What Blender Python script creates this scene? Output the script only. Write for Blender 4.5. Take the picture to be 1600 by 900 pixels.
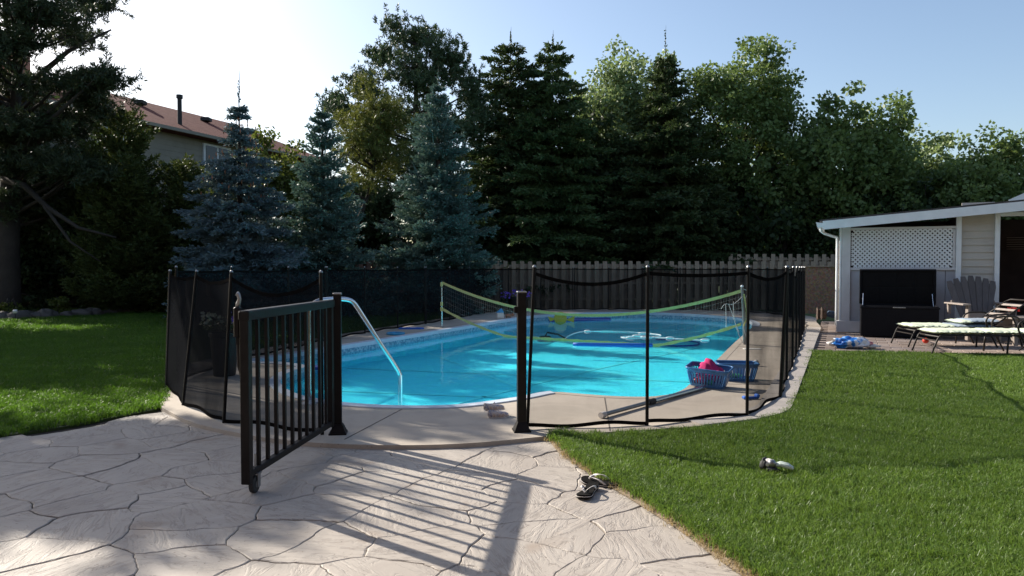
import bpy, math, random
import numpy as np
from mathutils import Vector, Matrix, geometry, noise as mnoise
for o in list(bpy.data.objects): bpy.data.objects.remove(o)
SC = bpy.context.scene
COL = SC.collection
PI = math.pi
R = math.radians
# ------------------------------------------------------------------ camera, sky, sun
EYE, FL = 1.25, 1130.0            # eye height; focal length for a 1600-wide frame
cam = bpy.data.objects.new('camera', bpy.data.cameras.new('camera')); COL.objects.link(cam)
cam.location = (0, 0, EYE); cam.rotation_euler = (R(90 - 1.62), 0, 0)
cam.data.lens = FL / 1600 * 36; cam.data.sensor_width = 36; cam.data.clip_end = 2000
SC.camera = cam
SUN_AZ, SUN_EL = math.atan2(-1.44, 1.10), R(30.0)     # azimuth measured from +Y towards +X
W = bpy.data.worlds.new('World'); SC.world = W; W.use_nodes = True
wn = W.node_tree; wn.nodes.clear()
sky = wn.nodes.new('ShaderNodeTexSky'); sky.sky_type = 'NISHITA'; sky.sun_disc = False
sky.sun_elevation = SUN_EL; sky.sun_rotation = SUN_AZ; sky.air_density = 1.0; sky.dust_density = 1.6; sky.ozone_density = 1.3
bg = wn.nodes.new('ShaderNodeBackground'); bg.inputs[1].default_value = 0.1
wo = wn.nodes.new('ShaderNodeOutputWorld')
wn.links.new(sky.outputs[0], bg.inputs[0]); wn.links.new(bg.outputs[0], wo.inputs[0])
sl = bpy.data.lights.new('sun', 'SUN'); sl.energy = 5.0; sl.angle = R(0.55); sl.color = (1.0, 0.93, 0.82)
sun = bpy.data.objects.new('sun', sl); COL.objects.link(sun)
sd = Vector((math.sin(SUN_AZ) * math.cos(SUN_EL), math.cos(SUN_AZ) * math.cos(SUN_EL), math.sin(SUN_EL)))
sun.rotation_euler = sd.to_track_quat('Z', 'Y').to_euler(); sun.location = (-20, 15, 20)
SC.view_settings.view_transform = 'Standard'; SC.view_settings.look = 'None'
SC.view_settings.exposure = 0.95; SC.view_settings.gamma = 1.0
SC.render.engine = 'CYCLES'
SC.cycles.transparent_max_bounces = 24; SC.cycles.max_bounces = 8
SC.cycles.sample_clamp_indirect = 6

# ------------------------------------------------------------------ helpers
def spot(u, v, z=0.0):
    """a point of the plan (photo survey): where the sight line meets height z"""
    Y = FL * (EYE - z) / (v - 418.0)
    return Vector(((u - 800) / FL * Y, Y, z))

def tag(o, label=None, cat=None, group=None, kind=None):
    if label: o['label'] = label
    if cat: o['category'] = cat
    if group: o['group'] = group
    if kind: o['kind'] = kind
    return o

def thing(name, label, cat, loc=(0, 0, 0), rz=0.0, group=None):
    o = bpy.data.objects.new(name, None); COL.objects.link(o)
    o.location = loc; o.rotation_euler = (0, 0, rz); o.empty_display_size = .1
    return tag(o, label, cat, group)

def copy_tree(o, loc=None, rz=None, label=None, parent=None):
    c = o.copy(); COL.objects.link(c); c.parent = parent
    if loc is not None: c.location = loc
    if rz is not None: c.rotation_euler = (0, 0, rz)
    if label: c['label'] = label
    for ch in o.children: copy_tree(ch, parent=c)
    return c

def link_mesh(name, me, mat, parent=None, smooth=False):
    if mat is not None:
        me.materials.clear(); me.materials.append(mat)
    if smooth:
        me.polygons.foreach_set('use_smooth', [True] * len(me.polygons))
    o = bpy.data.objects.new(name, me); COL.objects.link(o)
    if parent is not None: o.parent = parent
    return o

def frame(d):
    d = Vector(d).normalized()
    up = Vector((0, 0, 1)) if abs(d.z) < .95 else Vector((1, 0, 0))
    s = d.cross(up).normalized(); return s, s.cross(d).normalized(), d

class MB:
    def __init__(s): s.v = []; s.f = []
    def add(s, vs, fs):
        n = len(s.v); s.v += [tuple(p) for p in vs]; s.f += [tuple(i + n for i in f) for f in fs]; return s
    def box(s, c, d, M=None, bev=0.0):
        x, y, z = d[0] / 2, d[1] / 2, d[2] / 2
        if bev > 0:
            b = min(bev, x * .9, y * .9, z * .9); vs = []; 
            for sz in (-1, 1):
                for (px, py, pz) in ((x - b, y - b, z), ):
                    pass
            rings = [(x - b, y - b, -z), (x, y, -z + b), (x, y, z - b), (x - b, y - b, z)]
            for (rx, ry, rz_) in rings:
                c2 = min(b, rx, ry)
                pts = [(rx - c2, -ry), (rx, -ry + c2), (rx, ry - c2), (rx - c2, ry), (-rx + c2, ry), (-rx, ry - c2), (-rx, -ry + c2), (-rx + c2, -ry)]
                vs += [Vector((p[0], p[1], rz_)) for p in pts]
            fs = [tuple(range(7, -1, -1)), tuple(range(24, 32))]
            for r in range(3):
                for k in range(8):
                    a = r * 8 + k; b2 = r * 8 + (k + 1) % 8
                    fs.append((a, b2, b2 + 8, a + 8))
        else:
            vs = [Vector((i * x, j * y, k * z)) for k in (-1, 1) for j in (-1, 1) for i in (-1, 1)]
            fs = [(0, 2, 3, 1), (4, 5, 7, 6), (0, 1, 5, 4), (2, 6, 7, 3), (0, 4, 6, 2), (1, 3, 7, 5)]
        if M is not None: vs = [M @ p for p in vs]
        c = Vector(c)
        return s.add([p + c for p in vs], fs)
    def beam(s, a, b, w, h, up=None, bev=0.0):
        a = Vector(a); b = Vector(b); d = (b - a); L = d.length
        sx, uy, dz = frame(d)
        if up is not None:
            uy = Vector(up).normalized(); sx = d.normalized().cross(uy).normalized(); uy = sx.cross(d.normalized()).normalized()
        M = Matrix((sx, uy, d.normalized())).transposed()
        return s.box((a + b) / 2, (w, h, L), M, bev)
    def tube(s, pts, r, seg=8, cap=True, closed=False):
        pts = [Vector(p) for p in pts]; n = len(pts)
        rs = r if isinstance(r, (list, tuple)) else [r] * n
        vs = []; prev = None
        for i, p in enumerate(pts):
            if closed: d = pts[(i + 1) % n] - pts[i - 1]
            else: d = pts[min(i + 1, n - 1)] - pts[max(i - 1, 0)]
            if d.length < 1e-9: d = Vector((0, 0, 1))
            d.normalize()
            if prev is None: a, b, _ = frame(d)
            else:
                a = prev - d * prev.dot(d)
                a = frame(d)[0] if a.length < 1e-6 else a.normalized()
                b = d.cross(a)
            prev = a
            b = d.cross(a)
            for k in range(seg):
                t = 2 * PI * k / seg
                vs.append(p + (a * math.cos(t) + b * math.sin(t)) * rs[i])
        fs = []
        for i in range(n if closed else n - 1):
            for k in range(seg):
                j = (i + 1) % n
                fs.append((i * seg + k, i * seg + (k + 1) % seg, j * seg + (k + 1) % seg, j * seg + k))
        if cap and not closed:
            fs.append(tuple(range(seg - 1, -1, -1))); fs.append(tuple((n - 1) * seg + k for k in range(seg)))
        return s.add(vs, fs)
    def lathe(s, prof, c=(0, 0, 0), seg=16, sx=1, sy=1):
        c = Vector(c); vs = []
        for (r, z) in prof:
            for k in range(seg):
                t = 2 * PI * k / seg; vs.append(c + Vector((r * math.cos(t) * sx, r * math.sin(t) * sy, z)))
        fs = []
        for i in range(len(prof) - 1):
            for k in range(seg):
                fs.append((i * seg + k, i * seg + (k + 1) % seg, (i + 1) * seg + (k + 1) % seg, (i + 1) * seg + k))
        fs.append(tuple(range(seg - 1, -1, -1))); fs.append(tuple((len(prof) - 1) * seg + k for k in range(seg)))
        return s.add(vs, fs)
    def prism(s, poly, z0, z1, holes=()):
        loops = [list(poly)] + [list(h) for h in holes]
        flat = [p for l in loops for p in l]
        tris = geometry.tessellate_polygon([[Vector((p[0], p[1], 0)) for p in l] for l in loops])
        n = len(flat)
        vs = [(p[0], p[1], z1) for p in flat] + [(p[0], p[1], z0) for p in flat]
        fs = []
        for t in tris:
            a, b, c = [Vector(flat[i][:2]) for i in t]
            if (b - a).cross(c - a) < 0: t = (t[0], t[2], t[1])
            fs.append(tuple(t))
            fs.append((t[0] + n, t[2] + n, t[1] + n))
        k0 = 0
        for li, l in enumerate(loops):
            m = len(l)
            area = sum(l[i][0] * l[(i + 1) % m][1] - l[(i + 1) % m][0] * l[i][1] for i in range(m))
            flip = (area < 0) != (li > 0)
            for i in range(m):
                a = k0 + i; b = k0 + (i + 1) % m
                f = (a + n, b + n, b, a)
                fs.append(f if not flip else f[::-1])
            k0 += m
        return s.add(vs, fs)
    def build(s, name, mat, parent=None, smooth=False, off=None, world=False):
        """world=True: the points are world points, moved into the frame of an (unrotated) parent"""
        vs = s.v
        if world and parent is not None:
            o = Vector((0, 0, 0)); p = parent
            while p is not None: o += p.location; p = p.parent
            vs = [(v[0] - o.x, v[1] - o.y, v[2] - o.z) for v in vs]
        me = bpy.data.meshes.new(name); me.from_pydata(vs, [], s.f); me.update()
        return link_mesh(name, me, mat, parent, smooth)

def np_mesh(name, V, F4, mat, parent=None, smooth=False):
    """V (n,3), F4 (m,4) quads"""
    me = bpy.data.meshes.new(name)
    me.vertices.add(len(V)); me.vertices.foreach_set('co', np.asarray(V, dtype=np.float32).ravel())
    m, k = F4.shape
    me.loops.add(m * k); me.loops.foreach_set('vertex_index', F4.astype(np.int32).ravel())
    me.polygons.add(m); me.polygons.foreach_set('loop_start', np.arange(0, m * k, k, dtype=np.int32))
    me.polygons.foreach_set('loop_total', np.full(m, k, dtype=np.int32))
    me.update(calc_edges=True)
    return link_mesh(name, me, mat, parent, smooth)

def smooth_poly(P, n=4, closed=True):
    out = []; m = len(P)
    for i in range(m if closed else m - 1):
        p0, p1, p2, p3 = (Vector(P[(i + k) % m] if closed else P[min(max(i + k, 0), m - 1)]) for k in (-1, 0, 1, 2))
        for j in range(n):
            t = j / n
            out.append(.5 * ((2 * p1) + (p2 - p0) * t + (2 * p0 - 5 * p1 + 4 * p2 - p3) * t * t + (3 * p1 - p0 - 3 * p2 + p3) * t ** 3))
    if not closed: out.append(Vector(P[-1]))
    return out

def in_poly(X, Y, P):
    c = np.zeros(X.shape, bool); n = len(P)
    for i in range(n):
        x1, y1 = P[i][0], P[i][1]; x2, y2 = P[(i + 1) % n][0], P[(i + 1) % n][1]
        if y1 == y2: continue
        k = ((y1 > Y) != (y2 > Y)) & (X < (x2 - x1) * (Y - y1) / (y2 - y1) + x1)
        c ^= k
    return c

# ------------------------------------------------------------------ materials
class NT:
    def __init__(s, name):
        s.m = bpy.data.materials.new(name); s.m.use_nodes = True; s.t = s.m.node_tree; s.t.nodes.clear()
        s.out = s.n('ShaderNodeOutputMaterial')
    def n(s, typ, **kw):
        nd = s.t.nodes.new(typ)
        for k, v in kw.items():
            if k.startswith('i_'):
                key = k[2:]; key = int(key) if key.isdigit() else key.replace('_', ' ')
                nd.inputs[key].default_value = v
            else: setattr(nd, k, v)
        return nd
    def l(s, a, b): s.t.links.new(a, b)
    def coords(s, scale=(1, 1, 1), obj=True, rot=(0, 0, 0)):
        tc = s.n('ShaderNodeTexCoord') if obj else s.n('ShaderNodeNewGeometry')
        mp = s.n('ShaderNodeMapping'); mp.inputs['Scale'].default_value = scale; mp.inputs['Rotation'].default_value = rot
        s.l(tc.outputs['Object' if obj else 'Position'], mp.inputs['Vector']); return mp.outputs[0]
    def noise(s, vec, scale, detail=4, rough=.55, dist=0.0):
        nd = s.n('ShaderNodeTexNoise'); nd.inputs['Scale'].default_value = scale; nd.inputs['Detail'].default_value = detail
        nd.inputs['Roughness'].default_value = rough; nd.inputs['Distortion'].default_value = dist
        s.l(vec, nd.inputs['Vector']); return nd.outputs['Fac']
    def ramp(s, fac, stops):
        r = s.n('ShaderNodeValToRGB'); e = r.color_ramp.elements
        while len(e) < len(stops): e.new(.5)
        for k, (p, c) in enumerate(stops):
            e[k].position = p; e[k].color = (c[0], c[1], c[2], 1) if len(c) == 3 else c
        s.l(fac, r.inputs[0]); return r.outputs[0]
    def mix(s, fac, a, b, mode='MIX'):
        m = s.n('ShaderNodeMix', data_type='RGBA', blend_type=mode)
        for sock, v in ((m.inputs[0], fac), (m.inputs[6], a), (m.inputs[7], b)):
            if hasattr(v, 'is_output'): s.l(v, sock)
            elif isinstance(v, (int, float)): sock.default_value = v
            else: sock.default_value = (v[0], v[1], v[2], 1)
        return m.outputs[2]
    def math(s, op, a, b=0.0):
        m = s.n('ShaderNodeMath', operation=op)
        for sock, v in ((m.inputs[0], a), (m.inputs[1], b)):
            if hasattr(v, 'is_output'): s.l(v, sock)
            else: sock.default_value = v
        return m.outputs[0]
    def bump(s, h, strength=.3, dist=.02, normal=None):
        b = s.n('ShaderNodeBump'); b.inputs['Strength'].default_value = strength; b.inputs['Distance'].default_value = dist
        s.l(h, b.inputs['Height'])
        if normal is not None: s.l(normal, b.inputs['Normal'])
        return b.outputs[0]
    def bsdf(s, col, rough=.6, metal=0.0, normal=None, spec=.5):
        b = s.n('ShaderNodeBsdfPrincipled'); b.inputs['Metallic'].default_value = metal
        b.inputs['Specular IOR Level'].default_value = spec
        if hasattr(col, 'is_output'): s.l(col, b.inputs['Base Color'])
        else: b.inputs['Base Color'].default_value = (col[0], col[1], col[2], 1)
        if hasattr(rough, 'is_output'): s.l(rough, b.inputs['Roughness'])
        else: b.inputs['Roughness'].default_value = rough
        if normal is not None: s.l(normal, b.inputs['Normal'])
        return b
    def done(s, sh): s.l(sh.outputs[0] if hasattr(sh, 'outputs') else sh, s.out.inputs[0]); return s.m

def paint(name, col, rough=.5, var=.12, scale=6.0, bump=.0, metal=0.0, bscale=60, spec=.5):
    k = NT(name); v = k.coords()
    f = k.noise(v, scale, 5)
    dk = tuple(c * (1 - var) for c in col); lt = tuple(min(1, c * (1 + var)) for c in col)
    c = k.ramp(f, [(.3, dk), (.7, lt)])
    r = k.math('ADD', k.math('MULTIPLY', f, .2), rough - .1)
    nrm = k.bump(k.noise(v, bscale, 3), bump, .01) if bump else None
    return k.done(k.bsdf(c, r, metal, nrm, spec))

M = {}
M['black_metal'] = paint('black_metal', (.009, .0075, .0075), .5, .35, 14, .1, spec=.18)
M['post_black'] = paint('post_black', (.008, .0075, .0075), .5, .3, 20, spec=.15)
M['steel'] = paint('steel', (.62, .64, .66), .2, .08, 20, metal=1.0)
M['grey_metal'] = paint('grey_metal', (.28, .28, .28), .4, .15, 20, metal=.8)
M['brown_tube'] = paint('brown_tube', (.026, .021, .019), .45, .2, 20, spec=.2)
M['white_paint'] = paint('white_paint', (.72, .74, .76), .5, .06, 5, .05)
M['trim_grey'] = paint('trim_grey', (.56, .55, .56), .55, .07, 5, .05)
M['coping'] = paint('coping', (.60, .66, .74), .35, .06, 8)
M['rubber'] = paint('rubber', (.02, .02, .02), .7, .3, 30)
M['chest_black'] = paint('chest_black', (.008, .008, .010), .6, .2, 30, .2, spec=.12)
M['chest_inside'] = paint('chest_inside', (.009, .0085, .009), .8, .3, 20, .2, spec=.08)
M['blue_plastic'] = paint('blue_plastic', (.06, .18, .40), .35, .15, 20)
M['foam_blue'] = paint('foam_blue', (.015, .12, .52), .6, .1, 40, .2)
M['foam_dark'] = paint('foam_dark', (.015, .06, .33), .6, .1, 40, .2)
M['yellow_float'] = paint('yellow_float', (.55, .5, .03), .4, .1, 20)
M['toy_brown'] = paint('toy_brown', (.3, .11, .05), .5, .3, 20)
M['toy_white'] = paint('toy_white', (.7, .66, .6), .5, .1, 20)
M['toy_blue'] = paint('toy_blue', (.03, .28, .5), .4, .2, 20)
M['pink_cloth'] = paint('pink_cloth', (.62, .03, .17), .9, .2, 12, .3, bscale=200)
M['toy_red'] = paint('toy_red', (.7, .05, .02), .5, .2, 20)
M['toy_green'] = paint('toy_green', (.05, .35, .12), .5, .2, 20)
M['sole_black'] = paint('sole_black', (.010, .0095, .009), .9, .35, 30, .3, bscale=150, spec=.05)
M['strap_white'] = paint('strap_white', (.62, .58, .55), .6, .1, 30, .1)
M['jeans'] = paint('jeans', (.05, .08, .13), .9, .3, 12, .3)
M['boot'] = paint('boot', (.09, .06, .045), .85, .4, 30, .3)
M['skin'] = paint('skin', (.5, .3, .22), .6, .08, 10)
M['shirt'] = paint('shirt', (.2, .22, .24), .9, .15, 10, .2)
M['hair'] = paint('hair', (.04, .025, .015), .7, .3, 60, .3)
M['house_siding'] = paint('house_siding', (.27, .245, .20), .75, .1, 3, .15)
M['beige_siding'] = paint('beige_siding', (.46, .42, .37), .6, .07, 4, .05)
M['panel_shade'] = paint('panel_shade', (.42, .42, .45), .6, .08, 4, .05)  # blue-grey of the boards in shade, put into their colour
M['soffit'] = paint('soffit', (.6, .5, .38), .7, .12, 6)
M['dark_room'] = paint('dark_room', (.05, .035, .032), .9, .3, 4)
M['glass_dark'] = paint('glass_dark', (.02, .025, .03), .08, .2, 3)
M['pot'] = paint('pot', (.012, .012, .013), .6, .3, 12)
M['cushion'] = paint('cushion', (.56, .61, .46), .95, .06, 10, .25, bscale=90, spec=.1)
M['cushion_blue'] = paint('cushion_blue', (.23, .28, .34), .9, .12, 10, .25, bscale=90)
M['flower_purple'] = paint('flower_purple', (.13, .06, .42), .7, .35, 30)
M['flower_white'] = paint('flower_white', (.62, .6, .42), .7, .2, 30)
M['flower_red'] = paint('flower_red', (.75, .04, .02), .7, .25, 30)
M['skim_white'] = paint('skim_white', (.7, .68, .64), .5, .06, 20)
M['brick_dark'] = paint('brick_dark', (.13, .075, .06), .85, .3, 6, .2)
M['kerb'] = paint('kerb', (.40, .36, .325), .85, .1, 5, .25)
M['rake_dark'] = paint('rake_dark', (.03, .03, .03), .8, .3, 30, .3)

def m_wood(name, c1, c2, rough=.8, axis='z'):
    k = NT(name); sc = {'z': (9, 9, .9), 'x': (.9, 9, 9)}[axis]
    v = k.coords(sc); oi = k.n('ShaderNodeObjectInfo')
    f = k.noise(v, 2.2, 6, .6, .6)
    f2 = k.noise(k.coords((1, 1, 1)), 1.4, 3)
    c = k.ramp(f, [(.25, c1), (.75, c2)])
    c = k.mix(k.math('MULTIPLY', oi.outputs['Random'], .4), c, tuple(x * .55 for x in c1))
    c = k.mix(k.math('MULTIPLY', f2, .35), c, tuple(x * 1.1 for x in c2))
    return k.done(k.bsdf(c, rough, 0, k.bump(f, .4, .01)))
M['fence_wood'] = m_wood('fence_wood', (.20, .145, .10), (.42, .33, .24))
M['fence_red'] = m_wood('fence_red', (.10, .055, .04), (.2, .11, .08))
M['old_wood'] = m_wood('old_wood', (.19, .155, .13), (.33, .28, .25), axis='x')
M['chair_dark'] = m_wood('chair_dark', (.07, .06, .06), (.13, .115, .115))

def m_osb():
    k = NT('chipboard'); v = k.coords((1, 1, 1))
    vo = k.n('ShaderNodeTexVoronoi', i_Scale=28.0); k.l(v, vo.inputs['Vector'])
    c = k.ramp(k.noise(v, 18, 5, .7), [(.3, (.17, .10, .06)), (.7, (.34, .22, .14))])
    c = k.mix(.35, c, vo.outputs['Color'], 'SOFT_LIGHT')
    return k.done(k.bsdf(c, .8, 0, k.bump(vo.outputs['Distance'], .3, .01)))
M['osb'] = m_osb()

def m_shingle():
    k = NT('roof_shingles'); v = k.coords((1, 1, 1))
    c = k.ramp(k.noise(v, 3.5, 6, .7), [(.3, (.11, .035, .028)), (.7, (.19, .07, .055))])
    return k.done(k.bsdf(c, .95, 0, k.bump(k.noise(v, 40, 3), .4, .01), .08))
M['shingle'] = m_shingle()
M['shingle_dark'] = paint('shingle_dark', (.05, .045, .045), .9, .3, 6, .4)

def m_concrete(name, a, b, stain, bmp=.15, rough=.85):
    k = NT(name); v = k.coords()
    big = k.noise(v, .55, 5, .6, .4); med = k.noise(v, 4, 6, .65); fine = k.noise(v, 90, 4, .7)
    c = k.ramp(big, [(.3, a), (.7, b)])
    c = k.mix(k.math('MULTIPLY', k.ramp(med, [(.5, (0, 0, 0)), (.72, (1, 1, 1))]), .35), c, stain)
    c = k.mix(k.math('MULTIPLY', fine, .22), c, tuple(x * .6 for x in a))
    c = k.mix(k.math('MULTIPLY', k.ramp(k.noise(v, 46, 2, .5), [(.70, (0, 0, 0)), (.74, (1, 1, 1))]), .6), c, (.10, .08, .06))
    c = k.mix(k.math('MULTIPLY', k.ramp(k.noise(v, 1.3, 5, .62, .8), [(.50, (0, 0, 0)), (.62, (1, 1, 1))]), .30), c, tuple(x * .62 for x in a))
    h = k.math('ADD', k.math('MULTIPLY', med, .5), k.math('MULTIPLY', fine, .5))
    return k.done(k.bsdf(c, rough, 0, k.bump(h, bmp, .01)))
M['deck'] = m_concrete('deck_concrete', (.38, .325, .265), (.46, .40, .33), (.30, .24, .19))
M['deck_side'] = M['deck']

def m_stone():
    k = NT('stamped_stone'); v = k.coords(obj=False)
    oi = k.n('ShaderNodeObjectInfo'); rnd = oi.outputs['Random']
    # every stone has its own direction of cleft
    rot = k.n('ShaderNodeVectorRotate', rotation_type='Z_AXIS')
    k.l(v, rot.inputs['Vector']); k.l(k.math('MULTIPLY', rnd, 2.2), rot.inputs['Angle'])
    mp = k.n('ShaderNodeMapping'); mp.inputs['Scale'].default_value = (1.5, 6.5, 1); k.l(rot.outputs[0], mp.inputs[0])
    cl = k.noise(mp.outputs[0], 1.6, 7, .62, 1.3)
    ridged = k.math('ABSOLUTE', k.math('SUBTRACT', cl, .5))
    step = k.ramp(ridged, [(.0, (0, 0, 0)), (.035, (.75, .75, .75)), (.2, (1, 1, 1))])
    fine = k.noise(v, 60, 5, .75); med = k.noise(v, 7, 5, .6); big = k.noise(v, .9, 4)
    c = k.ramp(big, [(.3, (.36, .315, .268)), (.7, (.455, .405, .35))])
    c = k.mix(k.math('MULTIPLY', rnd, .3), c, (.31, .275, .245))
    cm = k.n('ShaderNodeMapRange'); cm.inputs[1].default_value = 0; cm.inputs[2].default_value = .035; cm.inputs[3].default_value = .70; cm.inputs[4].default_value = 0
    k.l(ridged, cm.inputs[0])
    c = k.mix(k.math('MULTIPLY', cm.outputs[0], k.ramp(med, [(.4, (0, 0, 0)), (.6, (1, 1, 1))])), c, (.20, .165, .14))
    st = k.ramp(k.noise(v, 2.4, 4, .5, .3), [(.63, (0, 0, 0)), (.70, (1, 1, 1))])
    c = k.mix(k.math('MULTIPLY', st, .55), c, (.24, .175, .125))
    c = k.mix(k.math('MULTIPLY', fine, .25), c, (.30, .27, .24))
    c = k.mix(k.math('MULTIPLY', k.ramp(k.noise(v, 52, 2, .5), [(.70, (0, 0, 0)), (.74, (1, 1, 1))]), .65), c, (.09, .07, .05))
    c = k.mix(k.math('MULTIPLY', k.ramp(k.noise(v, 1.7, 5, .65, .9), [(.48, (0, 0, 0)), (.62, (1, 1, 1))]), .28), c, (.24, .20, .17))
    h = k.math('ADD', k.math('MULTIPLY', step, .55), k.math('ADD', k.math('MULTIPLY', cl, 1.6), k.math('MULTIPLY', fine, .16)))
    return k.done(k.bsdf(c, .62, 0, k.bump(h, .42, .013), .35))
M['stone'] = m_stone()
M['joint'] = paint('joint_dirt', (.03, .022, .017), .95, .4, 12, .5)
M['joint_line'] = paint('joint_line', (.10, .085, .07), .95, .3, 12, .2)

def m_paver():
    k = NT('paver_brick'); oi = k.n('ShaderNodeObjectInfo'); v = k.coords(obj=False)
    f = k.noise(v, 30, 5, .7)
    c = k.ramp(oi.outputs['Random'], [(0, (.20, .15, .125)), (.5, (.28, .215, .18)), (1, (.33, .27, .24))])
    c = k.mix(k.math('MULTIPLY', f, .4), c, (.17, .13, .11))
    return k.done(k.bsdf(c, .9, 0, k.bump(f, .4, .008)))
M['paver'] = m_paver()

def m_soil(name, a, b):
    k = NT(name); v = k.coords()
    f = k.noise(v, 3, 8, .7); g = k.noise(v, 50, 4, .7)
    c = k.ramp(f, [(.3, a), (.7, b)]); c = k.mix(k.math('MULTIPLY', g, .5), c, tuple(x * .5 for x in a))
    return k.done(k.bsdf(c, .95, 0, k.bump(g, .7, .02)))
M['lawn_soil'] = m_soil('lawn_soil', (.035, .055, .015), (.06, .085, .022))
M['dry_soil'] = m_soil('dry_soil', (.15, .11, .07), (.29, .22, .14))
M['far_ground'] = m_soil('far_ground', (.05, .085, .02), (.075, .12, .03))
M['mulch'] = m_soil('mulch', (.06, .035, .028), (.12, .07, .055))
M['rock'] = m_soil('rock', (.10, .085, .075), (.18, .155, .14))
M['bark'] = m_soil('bark', (.032, .025, .02), (.07, .055, .045))

def m_leaf(name, c1, c2, c3, trans=.35, rough=.5, nscale=.9, spec=.25):
    k = NT(name); g = k.n('ShaderNodeNewGeometry')
    f = k.noise(g.outputs['Position'], nscale, 3, .6)
    c = k.ramp(f, [(.32, c1), (.68, c2)])
    c = k.mix(k.math('MULTIPLY', g.outputs['Random Per Island'], .55), c, c3)
    b = k.bsdf(c, rough, 0, None, spec); t = k.n('ShaderNodeBsdfTranslucent')
    k.l(k.mix(.5, c, (c2[0] * 1.5, c2[1] * 1.35, c2[2] * .8)), t.inputs[0])
    m = k.n('ShaderNodeMixShader'); m.inputs[0].default_value = trans
    k.l(b.outputs[0], m.inputs[1]); k.l(t.outputs[0], m.inputs[2])
    return k.done(m)
M['grass'] = m_leaf('grass_blade', (.055, .128, .017), (.118, .212, .035), (.20, .235, .08), .48, .42, 1.6, .35)
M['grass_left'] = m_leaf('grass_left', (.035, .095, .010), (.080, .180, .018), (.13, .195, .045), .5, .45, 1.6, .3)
M['grass_dry'] = m_leaf('grass_dry', (.27, .20, .11), (.40, .32, .19), (.2, .17, .07), .3, .7, 3)
M['blue_spruce'] = m_leaf('blue_spruce', (.075, .12, .135), (.125, .185, .205), (.17, .23, .25), .12, .55)
M['teal_spruce'] = m_leaf('teal_spruce', (.06, .115, .10), (.10, .17, .15), (.14, .21, .18), .14, .55)
M['dark_spruce'] = m_leaf('dark_spruce', (.030, .055, .022), (.055, .09, .033), (.10, .12, .05), .18, .55)
M['green_spruce'] = m_leaf('green_spruce', (.04, .075, .028), (.075, .125, .045), (.12, .16, .06), .2, .55)
M['black_pine'] = m_leaf('black_pine', (.038, .065, .033), (.062, .10, .05), (.10, .14, .07), .15, .5)
M['yellow_pine'] = m_leaf('yellow_pine', (.09, .115, .026), (.14, .16, .035), (.18, .19, .06), .25, .5)
M['near_pine'] = m_leaf('near_pine', (.022, .038, .02), (.045, .065, .03), (.075, .085, .04), .15, .5)
M['cedar'] = m_leaf('cedar', (.035, .06, .018), (.08, .105, .028), (.10, .12, .04), .22, .55)
M['leaf_pale'] = m_leaf('leaf_pale', (.115, .17, .07), (.19, .265, .115), (.26, .32, .17), .35, .45)
M['leaf_green'] = m_leaf('leaf_green', (.07, .12, .038), (.135, .20, .06), (.19, .25, .10), .35, .45)
M['leaf_dark'] = m_leaf('leaf_dark', (.018, .036, .014), (.036, .062, .021), (.06, .085, .03), .3, .5)
M['leaf_red'] = m_leaf('leaf_red', (.10, .085, .035), (.14, .11, .04), (.22, .10, .06), .3, .5)
M['leaf_shrub'] = m_leaf('leaf_shrub', (.055, .085, .02), (.10, .13, .028), (.14, .16, .04), .35, .5)

def m_mesh(a0):
    k = NT('fence_mesh'); g = k.n('ShaderNodeNewGeometry')
    d = k.n('ShaderNodeVectorMath', operation='DOT_PRODUCT'); k.l(g.outputs['Normal'], d.inputs[0]); k.l(g.outputs['Incoming'], d.inputs[1])
    c = k.math('MAXIMUM', k.math('ABSOLUTE', d.outputs['Value']), .12)
    v = k.noise(k.coords((1, 1, 1)), 2.2, 4, .6, 1.5)
    tr = k.math('POWER', k.math('SUBTRACT', 1 - a0 + .11, k.math('MULTIPLY', v, .22)), k.math('DIVIDE', 1.0, c))
    b = k.n('ShaderNodeBsdfDiffuse'); b.inputs[0].default_value = (.011, .0115, .013, 1)
    t = k.n('ShaderNodeBsdfTransparent'); m = k.n('ShaderNodeMixShader')
    k.l(tr, m.inputs[0]); k.l(b.outputs[0], m.inputs[1]); k.l(t.outputs[0], m.inputs[2])
    return k.done(m)
M['mesh'] = m_mesh(.29); M['mesh_dense'] = m_mesh(.46)
M['tape'] = paint('tape', (.008, .0075, .0075), .9, .3, 30, spec=0.0)

def m_water():
    k = NT('pool_water'); v = k.coords((1, 1, 1))
    h = k.math('ADD', k.noise(v, 1.6, 3, .5, .4), k.math('MULTIPLY', k.noise(v, 7, 2, .5, .3), .25))
    nrm = k.bump(h, .10, .05)
    t = k.n('ShaderNodeBsdfTransparent'); t.inputs[0].default_value = (.36, .94, .985, 1)
    g = k.n('ShaderNodeBsdfGlossy'); g.inputs['Roughness'].default_value = .015; g.inputs[0].default_value = (1, 1, 1, 1); k.l(nrm, g.inputs['Normal'])
    fr = k.n('ShaderNodeFresnel'); fr.inputs[0].default_value = 1.11; k.l(nrm, fr.inputs['Normal'])
    m = k.n('ShaderNodeMixShader'); k.l(fr.outputs[0], m.inputs[0]); k.l(t.outputs[0], m.inputs[1]); k.l(g.outputs[0], m.inputs[2])
    return k.done(m)
M['water'] = m_water()

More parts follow.
